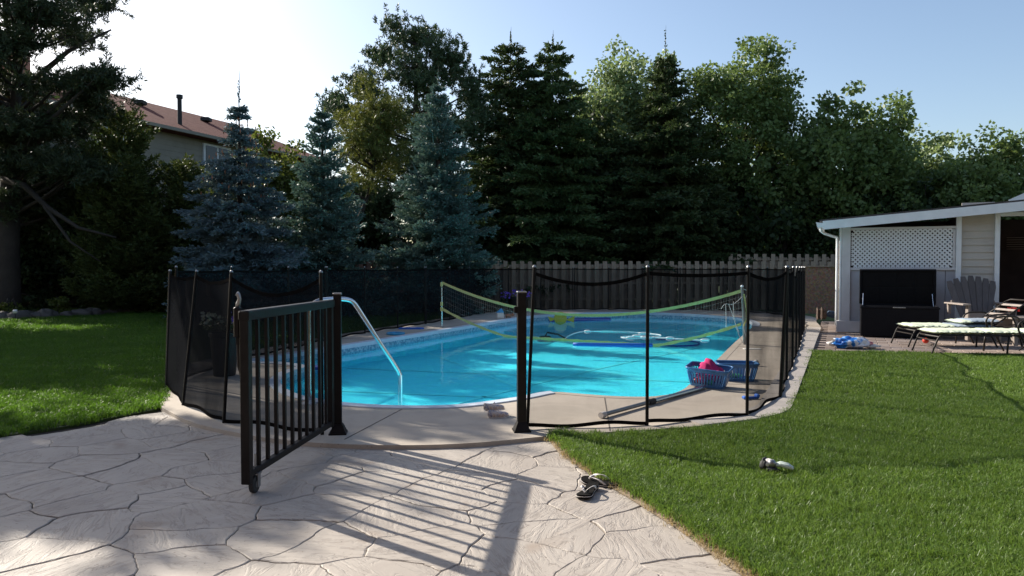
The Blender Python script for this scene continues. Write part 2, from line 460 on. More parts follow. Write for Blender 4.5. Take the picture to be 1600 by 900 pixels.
def m_liner():
    k = NT('pool_liner'); v = k.coords((1, 1, 1))
    c = k.ramp(k.noise(v, 1.1, 4, .6, .5), [(.35, (.46, .84, .94)), (.65, (.55, .88, .96))])
    # faint random cell colours mixed into the liner
    vo = k.n('ShaderNodeTexVoronoi', i_Scale=9.0); k.l(v, vo.inputs['Vector'])
    c = k.mix(.06, c, vo.outputs['Color'])
    return k.done(k.bsdf(c, .7))
M['liner'] = m_liner()
def m_tileband():
    k = NT('mosaic_band'); v = k.coords((1, 1, 1))
    vo = k.n('ShaderNodeTexVoronoi', i_Scale=34.0); k.l(v, vo.inputs['Vector'])
    sp = k.n('ShaderNodeSeparateColor'); k.l(vo.outputs['Color'], sp.inputs[0])
    c = k.ramp(sp.outputs[0], [(.2, (.10, .26, .38)), (.5, (.24, .44, .54)), (.9, (.38, .56, .64))])
    return k.done(k.bsdf(c, .3))
M['tileband'] = m_tileband()
M['seam'] = paint('liner_seam', (.72, .9, .95), .6, .1, 5)
M['net_tape'] = paint('net_tape', (.56, .50, .20), .8, .1, 30, .1, spec=.1)
M['net_string'] = paint('net_string', (.35, .36, .34), .8, .1, 30)
def m_bag():
    k = NT('plastic_bag'); v = k.coords((1, 1, 1))
    c = k.ramp(k.noise(v, 5.5, 2, .4, .6), [(.40, (.02, .15, .55)), (.46, (.05, .3, .75)), (.5, (.75, .78, .85)), (.66, (.8, .8, .84)), (.7, (.7, .25, .3))])
    return k.done(k.bsdf(c, .3))
M['bag'] = m_bag()
def m_shoe():
    k = NT('shoe_print'); v = k.coords((1, 1, 1))
    c = k.ramp(k.noise(v, 40, 2, .5, .8), [(.38, (.25, .24, .34)), (.46, (.55, .48, .46)), (.55, (.68, .6, .55)), (.64, (.5, .36, .28))])
    return k.done(k.bsdf(c, .8))
M['shoe'] = m_shoe()
M['clear'] = paint('clear_plastic', (.5, .56, .5), .25, .15, 20)

# ------------------------------------------------------------------ plan of the pool yard
POOL = smooth_poly([(-3.42, 9.80), (-3.05, 9.48), (-2.62, 9.12), (-2.66, 8.5), (-2.53, 7.8), (-2.2, 7.16), (-1.79, 6.75), (-1.35, 6.53), (-.91, 6.45),
        (-.45, 6.52), (.05, 6.88), (.39, 7.22), (.69, 7.12), (.97, 7.0), (1.29, 6.96), (1.54, 7.08), (1.74, 7.35), (1.9, 7.7), (2.12, 8.2), (2.4, 8.85), (3.7, 12.0), (5.1, 15.3),
        (5.5, 16.6), (5.55, 17.9), (4.9, 19.1), (3.9, 19.85), (2.86, 20.05), (1.76, 19.75), (.84, 18.95), (.1, 17.8), (-1.0, 15.25), (-2.25, 12.45)], 3)
POOL = [(p[0], p[1]) for p in POOL]
FRONT = [(-3.34, 6.95), (-3.2, 6.55), (-2.95, 6.22), (-2.56, 5.79), (-2.05, 5.42), (-1.66, 5.22), (-1.26, 5.10), (-.72, 5.06), (-.23, 5.14), (.33, 5.36), (.77, 5.48), (1.17, 5.58),
         (1.63, 5.74), (2.04, 5.96), (2.38, 6.28), (2.62, 6.75)]
RIGHT = [(2.92, 7.4), (4.32, 10.46), (6.06, 14.26), (6.5, 15.2), (7.0, 16.6)]
DECK_OUT = FRONT + RIGHT + [(7.65, 18.4), (7.4, 20.2), (6.5, 21.5), (5.0, 21.9), (.5, 21.9), (-.9, 21.2), (-1.7, 17.9), (-2.4, 16.0), (-3.35, 13.2), (-3.75, 11.6), (-4.15, 9.9), (-4.2, 9.2), (-3.75, 8.0)]
DECK_OUT = [tuple(p)[:2] for p in smooth_poly(DECK_OUT, 4)]
def offset(poly, d):
    n = len(poly); out = []
    for i in range(n):
        a = Vector(poly[i - 1]); b = Vector(poly[(i + 1) % n]); t = (b - a).normalized()
        out.append((poly[i][0] + t.y * d, poly[i][1] - t.x * d))
    return out
WATER_Z = -.12
BIG = [(-300, -60), (300, -60), (300, 500), (-300, 500)]
g_ = MB().prism(BIG, -.2, -.16, [offset(POOL, .35)]).build('ground', M['far_ground']); tag(g_, kind='structure')
dk = MB().prism(DECK_OUT, -.3, 0, [offset(POOL, .1)]).build('pool_deck', M['deck']); tag(dk, kind='structure')
# pool shell: walls, mosaic band, sloping floor
pl = bpy.data.objects.new('pool', None); COL.objects.link(pl); tag(pl, kind='structure')
n = len(POOL); vs = []; fs = []
def floor_z(x, y):
    u = .38 * x + .925 * y
    t = min(max((u - 9.5) / 7.0, 0), 1); t = t * t * (3 - 2 * t)
    return -.33 - .10 * t
mb = MB()
for k in range(n):
    (x0, y0), (x1, y1) = POOL[k], POOL[(k + 1) % n]
    mb.add([(x0, y0, -.16), (x1, y1, -.16), (x1, y1, floor_z(x1, y1)), (x0, y0, floor_z(x0, y0))], [(0, 1, 2, 3)])
mb.build('pool_wall', M['liner'], pl)
mb = MB()
for k in range(n):
    (x0, y0), (x1, y1) = POOL[k], POOL[(k + 1) % n]
    mb.add([(x0, y0, -.008), (x1, y1, -.008), (x1, y1, -.16), (x0, y0, -.16)], [(0, 1, 2, 3)])
mb.build('tile_band', M['tileband'], pl)
# floor grid clipped by the outline: fine grid under the whole pool, walls hide its rim
mb = MB(); nx, ny = 48, 60; xs = np.linspace(-4.6, 6.2, nx); ys = np.linspace(5.9, 20.5, ny)
for j in range(ny):
    for i in range(nx): mb.v.append((xs[i], ys[j], floor_z(xs[i], ys[j])))
for j in range(ny - 1):
    for i in range(nx - 1): mb.f.append((j * nx + i, j * nx + i + 1, (j + 1) * nx + i + 1, (j + 1) * nx + i))
mb.build('pool_floor', M['liner'], pl, smooth=True)
for a, b in (((-1.4, 7.2), (4.9, 16.6)), ((-2.6, 11.3), (3.0, 9.8)), ((-.9, 14.8), (4.9, 13.6)), ((1.0, 7.2), (-1.6, 13.6)), ((-2.2, 9.2), (2.2, 8.2))):
    m = 24; P_ = [(a[0] + (b[0] - a[0]) * k / m, a[1] + (b[1] - a[1]) * k / m) for k in range(m + 1)]; d_ = (Vector(b) - Vector(a)).normalized() * .03
    MB().add([p for q in P_ for p in ((q[0] - d_.y, q[1] + d_.x, floor_z(*q) + .006), (q[0] + d_.y, q[1] - d_.x, floor_z(*q) + .006))], [(2 * k, 2 * k + 1, 2 * k + 3, 2 * k + 2) for k in range(m)]).build('liner_seam', M['seam'], pl)
mb = MB()
for r0, zt in ((1.46, -.235), (1.06, -.27), (.70, -.30)):          # three round entry steps
    pts = [(-.95 + r0 * math.cos(t), 7.95 + r0 * .98 * math.sin(t)) for t in [PI + .15 + (PI - .3) * k / 20 for k in range(21)]]
    mb.prism(pts, -.85, zt)
mb.build('entry_steps', M['liner'], pl)
w = MB(); inner = POOL; w.add([(p[0], p[1], 0) for p in inner], []); 
tr = geometry.tessellate_polygon([[Vector((p[0], p[1], 0)) for p in inner]])
mw = MB(); mw.add([(p[0], p[1], WATER_Z) for p in inner], [tuple(t) for t in tr]); 
wf = []
for t in mw.f:
    a, b, c = [Vector(mw.v[i][:2]) for i in t]
    wf.append(t if (b - a).cross(c - a) > 0 else t[::-1])
mw.f = wf
wt = mw.build('water', M['water']); tag(wt, kind='structure')
# coping rim (white vinyl edge): ring everywhere but the right side
def strip(poly, idx, inn, out, z0, z1, name, mat, parent=None):
    mb = MB(); P = offset(poly, -inn); Q = offset(poly, out)
    k = 0; vs = []; fs = []
    for i in idx:
        i %= len(poly)
        vs += [(P[i][0], P[i][1], z0), (P[i][0], P[i][1], z1), (Q[i][0], Q[i][1], z1), (Q[i][0], Q[i][1], z0)]
    for j in range(len(idx) - 1):
        a = j * 4; b = a + 4
        for q in range(4): fs.append((a + q, a + (q + 1) % 4, b + (q + 1) % 4, b + q))
    fs += [(0, 3, 2, 1), tuple(len(vs) - 4 + q for q in (0, 1, 2, 3))]
    mb.add(vs, fs); o = mb.build(name, mat, parent); return o
i_end = 33
i_far = 63
strip(POOL, list(range(6, i_end + 1)), .02, .10, -.05, .012, 'coping', M['coping'], dk)
strip(POOL, list(range(i_far, len(POOL) + 7)), .02, .13, -.05, .012, 'coping', M['coping'], dk)
strip(POOL, list(range(i_end, i_far + 1)), .0, .11, -.05, .003, 'coping', M['deck'], dk)
# saw-cut joints in the deck (sealant beads)
for a, b in ((spot(628, 640), spot(537, 688)), (spot(1146, 541), spot(1196, 543)), ((3.2, 8.7), (2.45, 8.99)) if False else (spot(1110, 600), spot(1236, 603)),
             ((-2.76, 9.1), (-4.0, 9.0)), ((-2.3, 12.5), (-3.5, 12.9)), ((-1.1, 15.2), (-2.6, 15.6)), ((.9, 7.02), (.75, 5.5))):
    MB().beam((a[0], a[1], .0), (b[0], b[1], .0), .010, .004, up=(0, 0, 1)).build('joint', M['joint_line'], dk)
# kerb stones on the right outside the mesh fence
path = smooth_poly([(1.5, 5.70), (2.04, 5.96), (2.38, 6.28), (2.62, 6.75), (2.92, 7.4), (4.32, 10.46), (6.06, 14.26), (6.5, 15.2)], 40, closed=False)
acc = 0; start = path[0]; seg = [path[0]]
def kerb(seg):
    L = []; Rr = []
    for i, p in enumerate(seg):
        t = (seg[min(i + 1, len(seg) - 1)] - seg[max(i - 1, 0)]).normalized()
        nrm = Vector((t.y, -t.x)); L.append(p - nrm * .26); Rr.append(p + nrm * .025)
    MB().prism([(q.x, q.y) for q in Rr + L[::-1]], -.12, .012).build('kerb_stone', M['kerb'], dk)
for p, q in zip(path, path[1:]):
    acc += (q - p).length; seg.append(q)
    if acc > .62:
        step = max(1, len(seg) // 5)
        s2 = seg[::step]
        if s2[-1] != seg[-1]: s2.append(seg[-1])
        d = (s2[-1] - s2[-2]).normalized(); s2[-1] = s2[-1] - d * .008
        kerb(s2); acc = 0; seg = [q]

# ------------------------------------------------------------------ patio of stamped stone
pt = bpy.data.objects.new('patio', None); COL.objects.link(pt); tag(pt, kind='structure')
PATIO_Z = -.032
MB().prism([(-9, .3), (3, .3), (3, 5.9), (-1.9, 5.9), (-2.9, 6.8), (-3.5, 6.9), (-9, 5.4)], -.15, PATIO_Z - .012).build('joint_bed', M['joint'], pt)
rng = random.Random(11)
seeds = []
a_dir = R(14)
gx, gy = .54, .315
for j in range(-4, 28):
    for i in range(-19, 14):
        x = (i + .5 * (j % 2) + rng.uniform(-.30, .30)) * gx; y = (j + rng.uniform(-.33, .33)) * gy + .2
        X = x * math.cos(a_dir) - y * math.sin(a_dir); Y = x * math.sin(a_dir) + y * math.cos(a_dir) + 1.0
        seeds.append(Vector((X, Y)))
def warp(p):
    q = Vector((p.x * 2.1, p.y * 2.1, .3)); q2 = Vector((p.x * 9, p.y * 9, 3.3))
    return Vector((p.x + .10 * mnoise.noise(q) + .020 * mnoise.noise(q2) + .009 * mnoise.noise(q2 * 2.7), p.y + .10 * mnoise.noise(q + Vector((7, 3, 1))) + .020 * mnoise.noise(q2 + Vector((5, 1, 2))) + .009 * mnoise.noise(q2 * 2.7 + Vector((1, 8, 2)))))
def hsh(i, j):
    a, b = min(i, j), max(i, j); return (math.sin(a * 12.9898 + b * 78.233) * 43758.5453) % 1.0
nst = 0
for i, s in enumerate(seeds):
    if not (-4.9 < s.x < 1.9 and 1.5 < s.y < 6.9): continue
    if s.x > .7 and s.y > 5.2: continue
    if s.x > 1.6 - .28 * (s.y - 2.0) + .5: continue
    if s.y > 5.9 and s.x > -2.2: continue
    if s.y > 6.35 and s.x > -2.95: continue
    if s.x < -3.4 - .85 * (5.9 - s.y) - .2 and s.y > 5.4: continue
    poly = [Vector((s.x + dx, s.y + dy)) for dx, dy in ((-1, -1), (1, -1), (1, 1), (-1, 1))]
    for j, t in enumerate(seeds):
        if j == i or (t - s).length > 1.6: continue
        nn = (t - s).normalized(); mid = (s + t) / 2 - nn * (.0012 + .0040 * hsh(i, j) ** 2.5)
        out = []
        for k in range(len(poly)):
            a, b = poly[k], poly[(k + 1) % len(poly)]
            da, db = (a - mid).dot(nn), (b - mid).dot(nn)
            if da <= 0: out.append(a)
            if (da < 0) != (db < 0): out.append(a + (b - a) * (da / (da - db)))
        poly = out
        if len(poly) < 3: break
    if len(poly) < 3: continue
    pts = []
    for k in range(len(poly)):
        a, b = poly[k], poly[(k + 1) % len(poly)]; m = max(1, int((b - a).length / .03))
        for q in range(m): pts.append(a + (b - a) * (q / m))
    if len(pts) < 4: continue
    c = sum(pts, Vector((0, 0))) / len(pts)
    wp = [warp(p) for p in pts]
    inn = [warp(c + (p - c) * (1 - .0055 / max(.05, (p - c).length))) for p in pts]
    wc = warp(c)
    dz = rng.uniform(-.002, .002)
    tx, ty = rng.uniform(-.006, .006), rng.uniform(-.006, .006)
    zf = lambda p: dz + tx * (p.x - wc.x) + ty * (p.y - wc.y)
    m = len(pts)
    vs = [(p.x - wc.x, p.y - wc.y, -.03) for p in wp] + [(p.x - wc.x, p.y - wc.y, -.0035 + zf(p)) for p in wp] + [(p.x - wc.x, p.y - wc.y, zf(p)) for p in inn]
    fs = []
    for k in range(m):
        k2 = (k + 1) % m
        fs.append((k, k2, m + k2, m + k)); fs.append((m + k, m + k2, 2 * m + k2, 2 * m + k))
    fs.append(tuple(2 * m + k for k in range(m)))
    o = MB().add(vs, fs).build('stone', M['stone'], pt); o.location = (wc.x, wc.y, PATIO_Z)
    nst += 1
print('stones', nst)

# ------------------------------------------------------------------ lawns
PAT_R = [(2.3, .6), (1.6, 1.6), (1.2, 2.4), (.98, 3.0), (.85, 3.48), (.67, 4.02), (.58, 4.25), (.46, 4.62), (.36, 4.97), (.30, 5.36)]
PAV_EDGE = [(4.50, 10.95), (7.3, 10.42), (13, 9.35)]
ro = [p for p in DECK_OUT if p[0] > .36 and p[1] < 10.9 and p[0] > 0]
ro = [p for p in ro if p[1] < 10.9]
LAWN_R = PAT_R + sorted(ro, key=lambda p: p[0] + p[1]) + PAV_EDGE + [(13, .6)]
LAWN_L = [(-9.0, .6), (-6.0, 3.0), (-4.5, 4.7), (-3.85, 5.44), (-3.57, 5.76), (-3.38, 6.13), (-3.2, 6.44)]
lo = [p for p in DECK_OUT if p[0] < -.95 and p[1] > 6.5]
lo = sorted(lo, key=lambda p: p[1])
LAWN_L = LAWN_L + lo + [(-1.2, 23.8), (-30, 23.8), (-30, .6)]
lr = MB().prism(LAWN_R, -.15, -.022).build('lawn_soil', M['lawn_soil']); tag(lr, kind='structure')
ll = MB().prism(LAWN_L, -.15, -.022).build('lawn_soil', M['lawn_soil']); tag(ll, kind='structure')
# dry bare margin between the patio and the right lawn
mb = MB()
vs = []; fs = []
for i, p in enumerate(smooth_poly(PAT_R[1:], 5, closed=False)):
    w_ = .035 + .05 * mnoise.noise(Vector((p.x * 5, p.y * 5, 0))) + .02
    vs += [(p.x - .035, p.y - .015, -.026), (p.x - .012, p.y, -.012), (p.x + w_ + .03, p.y + .015, -.014)]
for i in range(len(vs) // 3 - 1):
    for q in range(2): fs.append((i * 3 + q, i * 3 + q + 1, i * 3 + q + 4, i * 3 + q + 3))
o = MB().add(vs, fs).build('dry_soil', M['dry_soil']); tag(o, kind='structure')

# grass blades: tuft meshes scattered over each lawn
def tuft(name, seed, nb, h, spread, lean, mat, wid=.0042):
    r = random.Random(seed); mb = MB()
    for k in range(nb):
        a = r.uniform(0, 2 * PI); d = spread * math.sqrt(r.random()); x, y = d * math.cos(a), d * math.sin(a)
        b = r.uniform(0, 2 * PI); hh = h * r.uniform(.55, 1.15); ln = lean * r.uniform(.1, 1.0) * hh
        dx, dy = math.cos(b), math.sin(b); fa = r.uniform(0, 2 * PI); wx, wy = math.cos(fa) * wid * r.uniform(.6, 1.2), math.sin(fa) * wid
        pts = [(0, 0, 1.0), (.35, .12, .95), (.72, .5, .7)]
        vs = []
        for (t, l, w) in pts:
            cx, cy, cz = x + dx * ln * l, y + dy * ln * l, hh * t
            vs += [(cx - wx * w / 2, cy - wy * w / 2, cz), (cx + wx * w / 2, cy + wy * w / 2, cz)]
        vs.append((x + dx * ln, y + dy * ln, hh * (1 - .15 * lean)))
        mb.add(vs, [(0, 1, 3, 2), (2, 3, 5, 4), (4, 5, 6)])
    me = bpy.data.meshes.new(name); me.from_pydata(mb.v, [], mb.f); me.update(); me.materials.append(mat)
    return bpy.data.objects.new(name, me)
def tuft_set(nm, mat, nb, h, spread, lean, wid, k=6, seed=0):
    c = bpy.data.collections.new(nm)
    for i in range(k): c.objects.link(tuft('grass_tuft', seed + i, nb, h, spread, lean, mat, wid))
    return c
TS_near = tuft_set('tufts_near', M['grass'], 18, .050, .035, .85, .0032)
TS_far = tuft_set('tufts_far', M['grass'], 18, .050, .06, .8, .0065, seed=20)
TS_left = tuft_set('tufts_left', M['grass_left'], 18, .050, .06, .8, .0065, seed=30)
TS_dry = tuft_set('tufts_dry', M['grass_dry'], 9, .028, .03, 1.3, .0035, seed=40)
def scatter(name, pts, coll, scl, rs):
    me = bpy.data.meshes.new(name); me.vertices.add(len(pts)); me.vertices.foreach_set('co', np.asarray(pts, dtype=np.float32).ravel())
    n_ = len(pts)
    a = me.attributes.new('tuft_scale', 'FLOAT', 'POINT'); a.data.foreach_set('value', np.asarray(scl, dtype=np.float32))
    rot = np.zeros((n_, 3), dtype=np.float32); rot[:, 0] = rs.normal(0, .12, n_); rot[:, 1] = rs.normal(0, .12, n_); rot[:, 2] = rs.uniform(0, 6.283, n_)
    a = me.attributes.new('tuft_rot', 'FLOAT_VECTOR', 'POINT'); a.data.foreach_set('vector', rot.ravel())
    me.materials.append(M['grass'])
    o = bpy.data.objects.new(name, me); COL.objects.link(o)
    ng = bpy.data.node_groups.new('scatter_' + name, 'GeometryNodeTree')
    ng.interface.new_socket('Geometry', in_out='INPUT', socket_type='NodeSocketGeometry')
    ng.interface.new_socket('Geometry', in_out='OUTPUT', socket_type='NodeSocketGeometry')
    N = ng.nodes; gi = N.new('NodeGroupInput'); go = N.new('NodeGroupOutput')
    ip = N.new('GeometryNodeInstanceOnPoints'); ci = N.new('GeometryNodeCollectionInfo'); ci.inputs['Collection'].default_value = coll
    ci.inputs['Separate Children'].default_value = True; ci.inputs['Reset Children'].default_value = True
    ip.inputs['Pick Instance'].default_value = True
    s_ = N.new('GeometryNodeInputNamedAttribute'); s_.data_type = 'FLOAT'; s_.inputs['Name'].default_value = 'tuft_scale'
    r_ = N.new('GeometryNodeInputNamedAttribute'); r_.data_type = 'FLOAT_VECTOR'; r_.inputs['Name'].default_value = 'tuft_rot'
    Lk = ng.links.new
    Lk(gi.outputs[0], ip.inputs['Points']); Lk(ci.outputs[0], ip.inputs['Instance']); Lk(s_.outputs[0], ip.inputs['Scale'])
    Lk(r_.outputs[0], ip.inputs['Rotation']); Lk(ip.outputs[0], go.inputs[0])
    md = o.modifiers.new('scatter', 'NODES'); md.node_group = ng
    return o
rs = np.random.default_rng(5)
def lawn_points(poly, boxes):
    out = []; sc = []
    for (x0, x1, y0, y1, dens, s) in boxes:
        m = int((x1 - x0) * (y1 - y0) * dens); X = rs.uniform(x0, x1, m); Y = rs.uniform(y0, y1, m)
        k = in_poly(X, Y, poly) & (np.abs(X) < Y * .84 + .7); X = X[k]; Y = Y[k]
        out.append(np.stack([X, Y, np.full(len(X), -.02)], 1)); 
        nz = np.array([mnoise.noise(Vector((x * 1.3, y * 1.3, 2))) for x, y in zip(X, Y)])
        sc.append(s * (1 + .35 * nz) * rs.uniform(.75, 1.2, len(X)))
    return np.concatenate(out), np.concatenate(sc)
P, S = lawn_points(LAWN_R, [(.2, 5.5, 2.0, 5.0, 1900, 1.0), (.2, 7.5, 5.0, 7.0, 1400, .95)])
tag(scatter('grass', P, TS_near, S, rs), 'short green grass of the near right lawn beside the stamped patio', 'grass', kind='stuff')
P, S = lawn_points(LAWN_R, [(2.4, 9.5, 7.0, 11.0, 620, .85)])
tag(scatter('grass', P, TS_far, S, rs), 'mown green grass of the right lawn in front of the brick paving', 'grass', kind='stuff')
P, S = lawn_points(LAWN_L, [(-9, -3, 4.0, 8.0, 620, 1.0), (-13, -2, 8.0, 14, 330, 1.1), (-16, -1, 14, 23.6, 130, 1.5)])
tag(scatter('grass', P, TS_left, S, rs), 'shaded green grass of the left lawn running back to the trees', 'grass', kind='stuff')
# longer tufts and straw along the patio edge
ed = smooth_poly(PAT_R[1:], 30, closed=False); E = []; S = []
for p in ed:
    nz = mnoise.noise(Vector((p.x * 4, p.y * 4, 1)))
    for q in range(16):
        E.append((p.x + rs.uniform(.025 - .05 * nz, .16), p.y + rs.uniform(-.05, .05), -.02)); S.append(rs.uniform(.6, 1.3) * (1 + .4 * nz))
o = scatter('grass', E, TS_near, S, rs); tag(o, 'uneven fringe of taller grass along the patio edge', 'grass', kind='stuff')
E = [(p.x + rs.normal(.03, .035), p.y + rs.uniform(-.05, .05), -.018) for p in ed for q in range(int(5 + 7 * mnoise.noise(Vector((p.x * 5, p.y * 5, 7)))))]
tag(scatter('dry_grass', E, TS_dry, rs.uniform(.5, 1.3, len(E)), rs), 'straw coloured dead grass between patio and right lawn', 'dry grass', kind='stuff')

# ------------------------------------------------------------------ brick paving by the shed
SO = Vector((6.4, 14.15, 0)); EX = Vector((.912, -.41, 0)); EY = Vector((.41, .912, 0)); SROT = math.atan2(-.41, .912)
def sh(s, t, z=0.0): return SO + EX * s + EY * t + Vector((0, 0, z))
pv = bpy.data.objects.new('brick_paving', None); COL.objects.link(pv); tag(pv, kind='structure')
PAV = [(4.55, 10.98), (7.3, 10.45), (13, 9.4), (13, 16.5), (7.3, 17.1), (6.75, 15.6), (6.25, 14.5)]
MB().prism(PAV, -.15, -.038).build('sand_bed', M['joint'], pv)
pm = MB().box((0, 0, -.03), (.312, .202, .05), bev=.006); pme = None
nP = 0; rest = MB()
for j in range(-26, 20):
    for i in range(-14, 26):
        c = sh((i + .5 * (j % 2)) * .32 - .2, j * .21 + .06)
        if not in_poly(np.array([c.x]), np.array([c.y]), offset(PAV, -.06))[0]: continue
        px = c.x / c.y * FL
        if px < 850 and nP < 300 and c.y < 15.6:
            if pme is None:
                o = pm.build('paver', M['paver'], pv); pme = o.data
            else:
                o = bpy.data.objects.new('paver', pme); COL.objects.link(o); o.parent = pv
            o.location = (c.x, c.y, -.015 + rng.uniform(-.002, .002)); o.rotation_euler = (0, 0, SROT + rng.uniform(-.01, .01)); nP += 1
        else:
            rest.box((c.x, c.y, -.045), (.312, .202, .05), Matrix.Rotation(SROT, 3, 'Z'), bev=.006)
tag(rest.build('pavers', M['paver'], pv), kind='stuff')
print('pavers', nP)

# ------------------------------------------------------------------ mesh pool fence
def mesh_panel(root, b0, t0, b1, t1, sag, fold=.02, seed=0, bot=.025, mat='mesh'):
    b0, t0, b1, t1 = map(Vector, (b0, t0, b1, t1)); nx, nz = 18, 14
    d = (b1 - b0); nrm = Vector((d.y, -d.x, 0)).normalized(); rr = random.Random(seed); ph = rr.uniform(0, 9)
    def P(u, v):
        lo_ = b0.lerp(b1, u) + Vector((0, 0, bot + .01 * math.sin(u * 9 + ph)))
        hi = t0.lerp(t1, u) - Vector((0, 0, .035 + sag * 4 * u * (1 - u)))
        p = lo_.lerp(hi, v); e = math.sin(PI * u)
        f = fold * e * (mnoise.noise(Vector((u * 2.2 + v * 2.4 + ph, v * 1.2, ph))) * 1.2 + .35 * math.sin(12 * (u - v * .8) + ph) * v)
        return p + nrm * f
    V = [P(i / nx, j / nz) for j in range(nz + 1) for i in range(nx + 1)]
    F = [(j * (nx + 1) + i, j * (nx + 1) + i + 1, (j + 1) * (nx + 1) + i + 1, (j + 1) * (nx + 1) + i) for j in range(nz) for i in range(nx)]
    o = MB().add(V, F).build('mesh_panel', M[mat], root, smooth=True, world=True)
    for nm, v in (('top_tape', 1.0), ('bottom_tape', 0.0)):
        mb = MB(); pts = [P(i / nx, v) for i in range(nx + 1)]; vs = []; fs = []
        hh = .014
        for p in pts: vs += [p + nrm * .003 - Vector((0, 0, hh)), p + nrm * .003 + Vector((0, 0, hh)), p - nrm * .003 + Vector((0, 0, hh)), p - nrm * .003 - Vector((0, 0, hh))]
        for k in range(nx):
            for q in range(4): fs.append((k * 4 + q, k * 4 + (q + 1) % 4, k * 4 + 4 + (q + 1) % 4, k * 4 + 4 + q))
        mb.add(vs, fs)
        c = mb.build(nm, M['tape'], None)
        c.parent = o; off = root.location
        c.data.transform(Matrix.Translation(-off))
def fence_run(label, bases, tops, sags, dbl=(), seed=0, hgt=1.235, r=.0135, mat='mesh_dense'):
    root = thing('pool_fence', label, 'pool fence', (bases[0][0], bases[0][1], 0), group='sections of black mesh pool fence')
    B = [Vector((b[0], b[1], 0)) for b in bases]
    T = [Vector((t[0], t[1], hgt)) if t else b + Vector((0, 0, hgt)) for b, t in zip(B, tops)]
    for k, (b, t) in enumerate(zip(B, T)):
        offs = [Vector((0, 0, 0))]
        if k in dbl:
            d = (B[min(k + 1, len(B) - 1)] - B[k - 1]).normalized(); offs = [d * .0, d * .055]
        for q in offs:
            po = MB().tube([b + q, t + q + Vector((0, 0, .012))], r, 10).build('post', M['post_black'], root, world=True, smooth=False)
            cp = MB().lathe([(r * .9, 0), (r * 1.15, .004), (r * .9, .014), (r * .3, .02)], t + q + Vector((0, 0, .01)), 8)
            c = cp.build('post_cap', M['grey_metal'], None); c.parent = po; c.data.transform(Matrix.Translation(-root.location))
    for k in range(len(B) - 1):
        mesh_panel(root, B[k], T[k], B[k + 1], T[k + 1], sags[k % len(sags)], .022, seed + k, mat=mat)
    return root
sp = lambda u, v: tuple(spot(u, v)[:2])
# left of the gate
fence_run('black mesh fence section left of the open gate, its top edge sagging', [(-1.42, 5.38), (-2.32, 5.79), (-2.99, 6.54), (-3.62, 7.55)],
          [(-1.44, 5.45), (-2.25, 5.80), (-2.92, 6.70), (-3.66, 7.75)], [.13, .05, .03], dbl=(3,), seed=3, hgt=1.2)
# right of the gate
RB = [(.118, 5.56), (1.07, 5.70), (1.97, 6.03), (2.56, 6.88), (3.03, 7.95), (3.50, 9.0), (3.98, 10.1), (4.46, 11.2), (4.93, 12.3), (5.38, 13.35), (5.83, 14.4), (6.28, 15.5), (6.7, 16.6)]
RT = [(.172, 5.56)] + [None] * 2 + [(2.62, 6.90)] + [None] * 9
fence_run('black mesh fence section right of the latch post running back along the lawn', RB, RT, [.085, .02, .06, .03, .035], dbl=(3, 5, 8, 11), seed=20, hgt=1.24, mat='mesh')
# far side
FB = [(6.7, 16.6), (7.05, 18.2), (6.95, 19.7), (6.1, 20.9), (4.95, 21.3), (3.9, 21.35), (2.85, 21.35), (1.85, 21.35), (.85, 21.3), (-.1, 20.95), (-.75, 19.75), (-1.1, 18.6), (-1.48, 17.2), (-1.9, 16.0), (-2.36, 14.9), (-2.79, 13.7),
      (-3.17, 12.4), (-3.4, 11.0), (-3.72, 9.6), (-3.62, 7.80)]
fence_run('long black mesh fence section round the far and left side of the pool', FB[1:], [None] * 19, [.01, .015, .008], dbl=(4, 6, 12, 15), seed=50, hgt=1.24)

# ------------------------------------------------------------------ gate and its posts
hinge = Vector((-1.345, 5.33, 0)); free = Vector((-1.476, 4.00, 0))
gd = (free - hinge); GL = gd.length; gd.normalize(); gn = Vector((-gd.y, gd.x, 0))
gt = thing('gate', 'open black metal picket gate on a caster wheel swung over the patio', 'gate', hinge)
def gp(d, z, o=0.0): return hinge + gd * d + gn * o + Vector((0, 0, z))
MB().beam(gp(GL, .045), gp(GL, 1.01), .05, .05, up=gd, bev=.003).build('stile', M['black_metal'], gt, world=True)
MB().beam(gp(.0, .07), gp(.0, 1.01), .045, .045, up=gd, bev=.003).build('stile', M['black_metal'], gt, world=True)
MB().beam(gp(-.03, .985), gp(GL + .03, .985), .062, .055, up=(0, 0, 1), bev=.006).build('top_rail', M['black_metal'], gt, world=True)
MB().beam(gp(.023, .095), gp(GL - .026, .095), .038, .038, up=(0, 0, 1), bev=.003).build('bottom_rail', M['black_metal'], gt, world=True)
for k in range(10):
    d = GL - .145 - .122 * k
    if d < .05: continue
    MB().beam(gp(d, .11), gp(d, .962), .02, .02, up=gd).build('picket', M['black_metal'], gt, world=True)
cs = MB()
wc_ = gp(GL - .10, 0)
MB().beam(wc_ + Vector((0, 0, .076)), wc_ + Vector((0, 0, .083)), .06, .05, up=gd).beam(wc_ + gn * .022 + Vector((.0, 0, .0)), wc_ + gn * .022 + Vector((0, 0, .078)), .004, .035, up=gd).beam(
    wc_ - gn * .022, wc_ - gn * .022 + Vector((0, 0, .078)), .004, .035, up=gd).tube([wc_ + Vector((0, 0, .08)), wc_ + Vector((0, 0, .19))], .006, 8).build('caster_fork', M['grey_metal'], gt, world=True)
whl = MB(); wc2 = wc_ + gd * .012 + Vector((0, 0, .018))
whl.tube([wc2 - gn * .016, wc2 - gn * .012, wc2 + gn * .012, wc2 + gn * .016], [.040, .049, .049, .040], 20)
wo_ = whl.build('wheel', M['rubber'], gt, world=True)
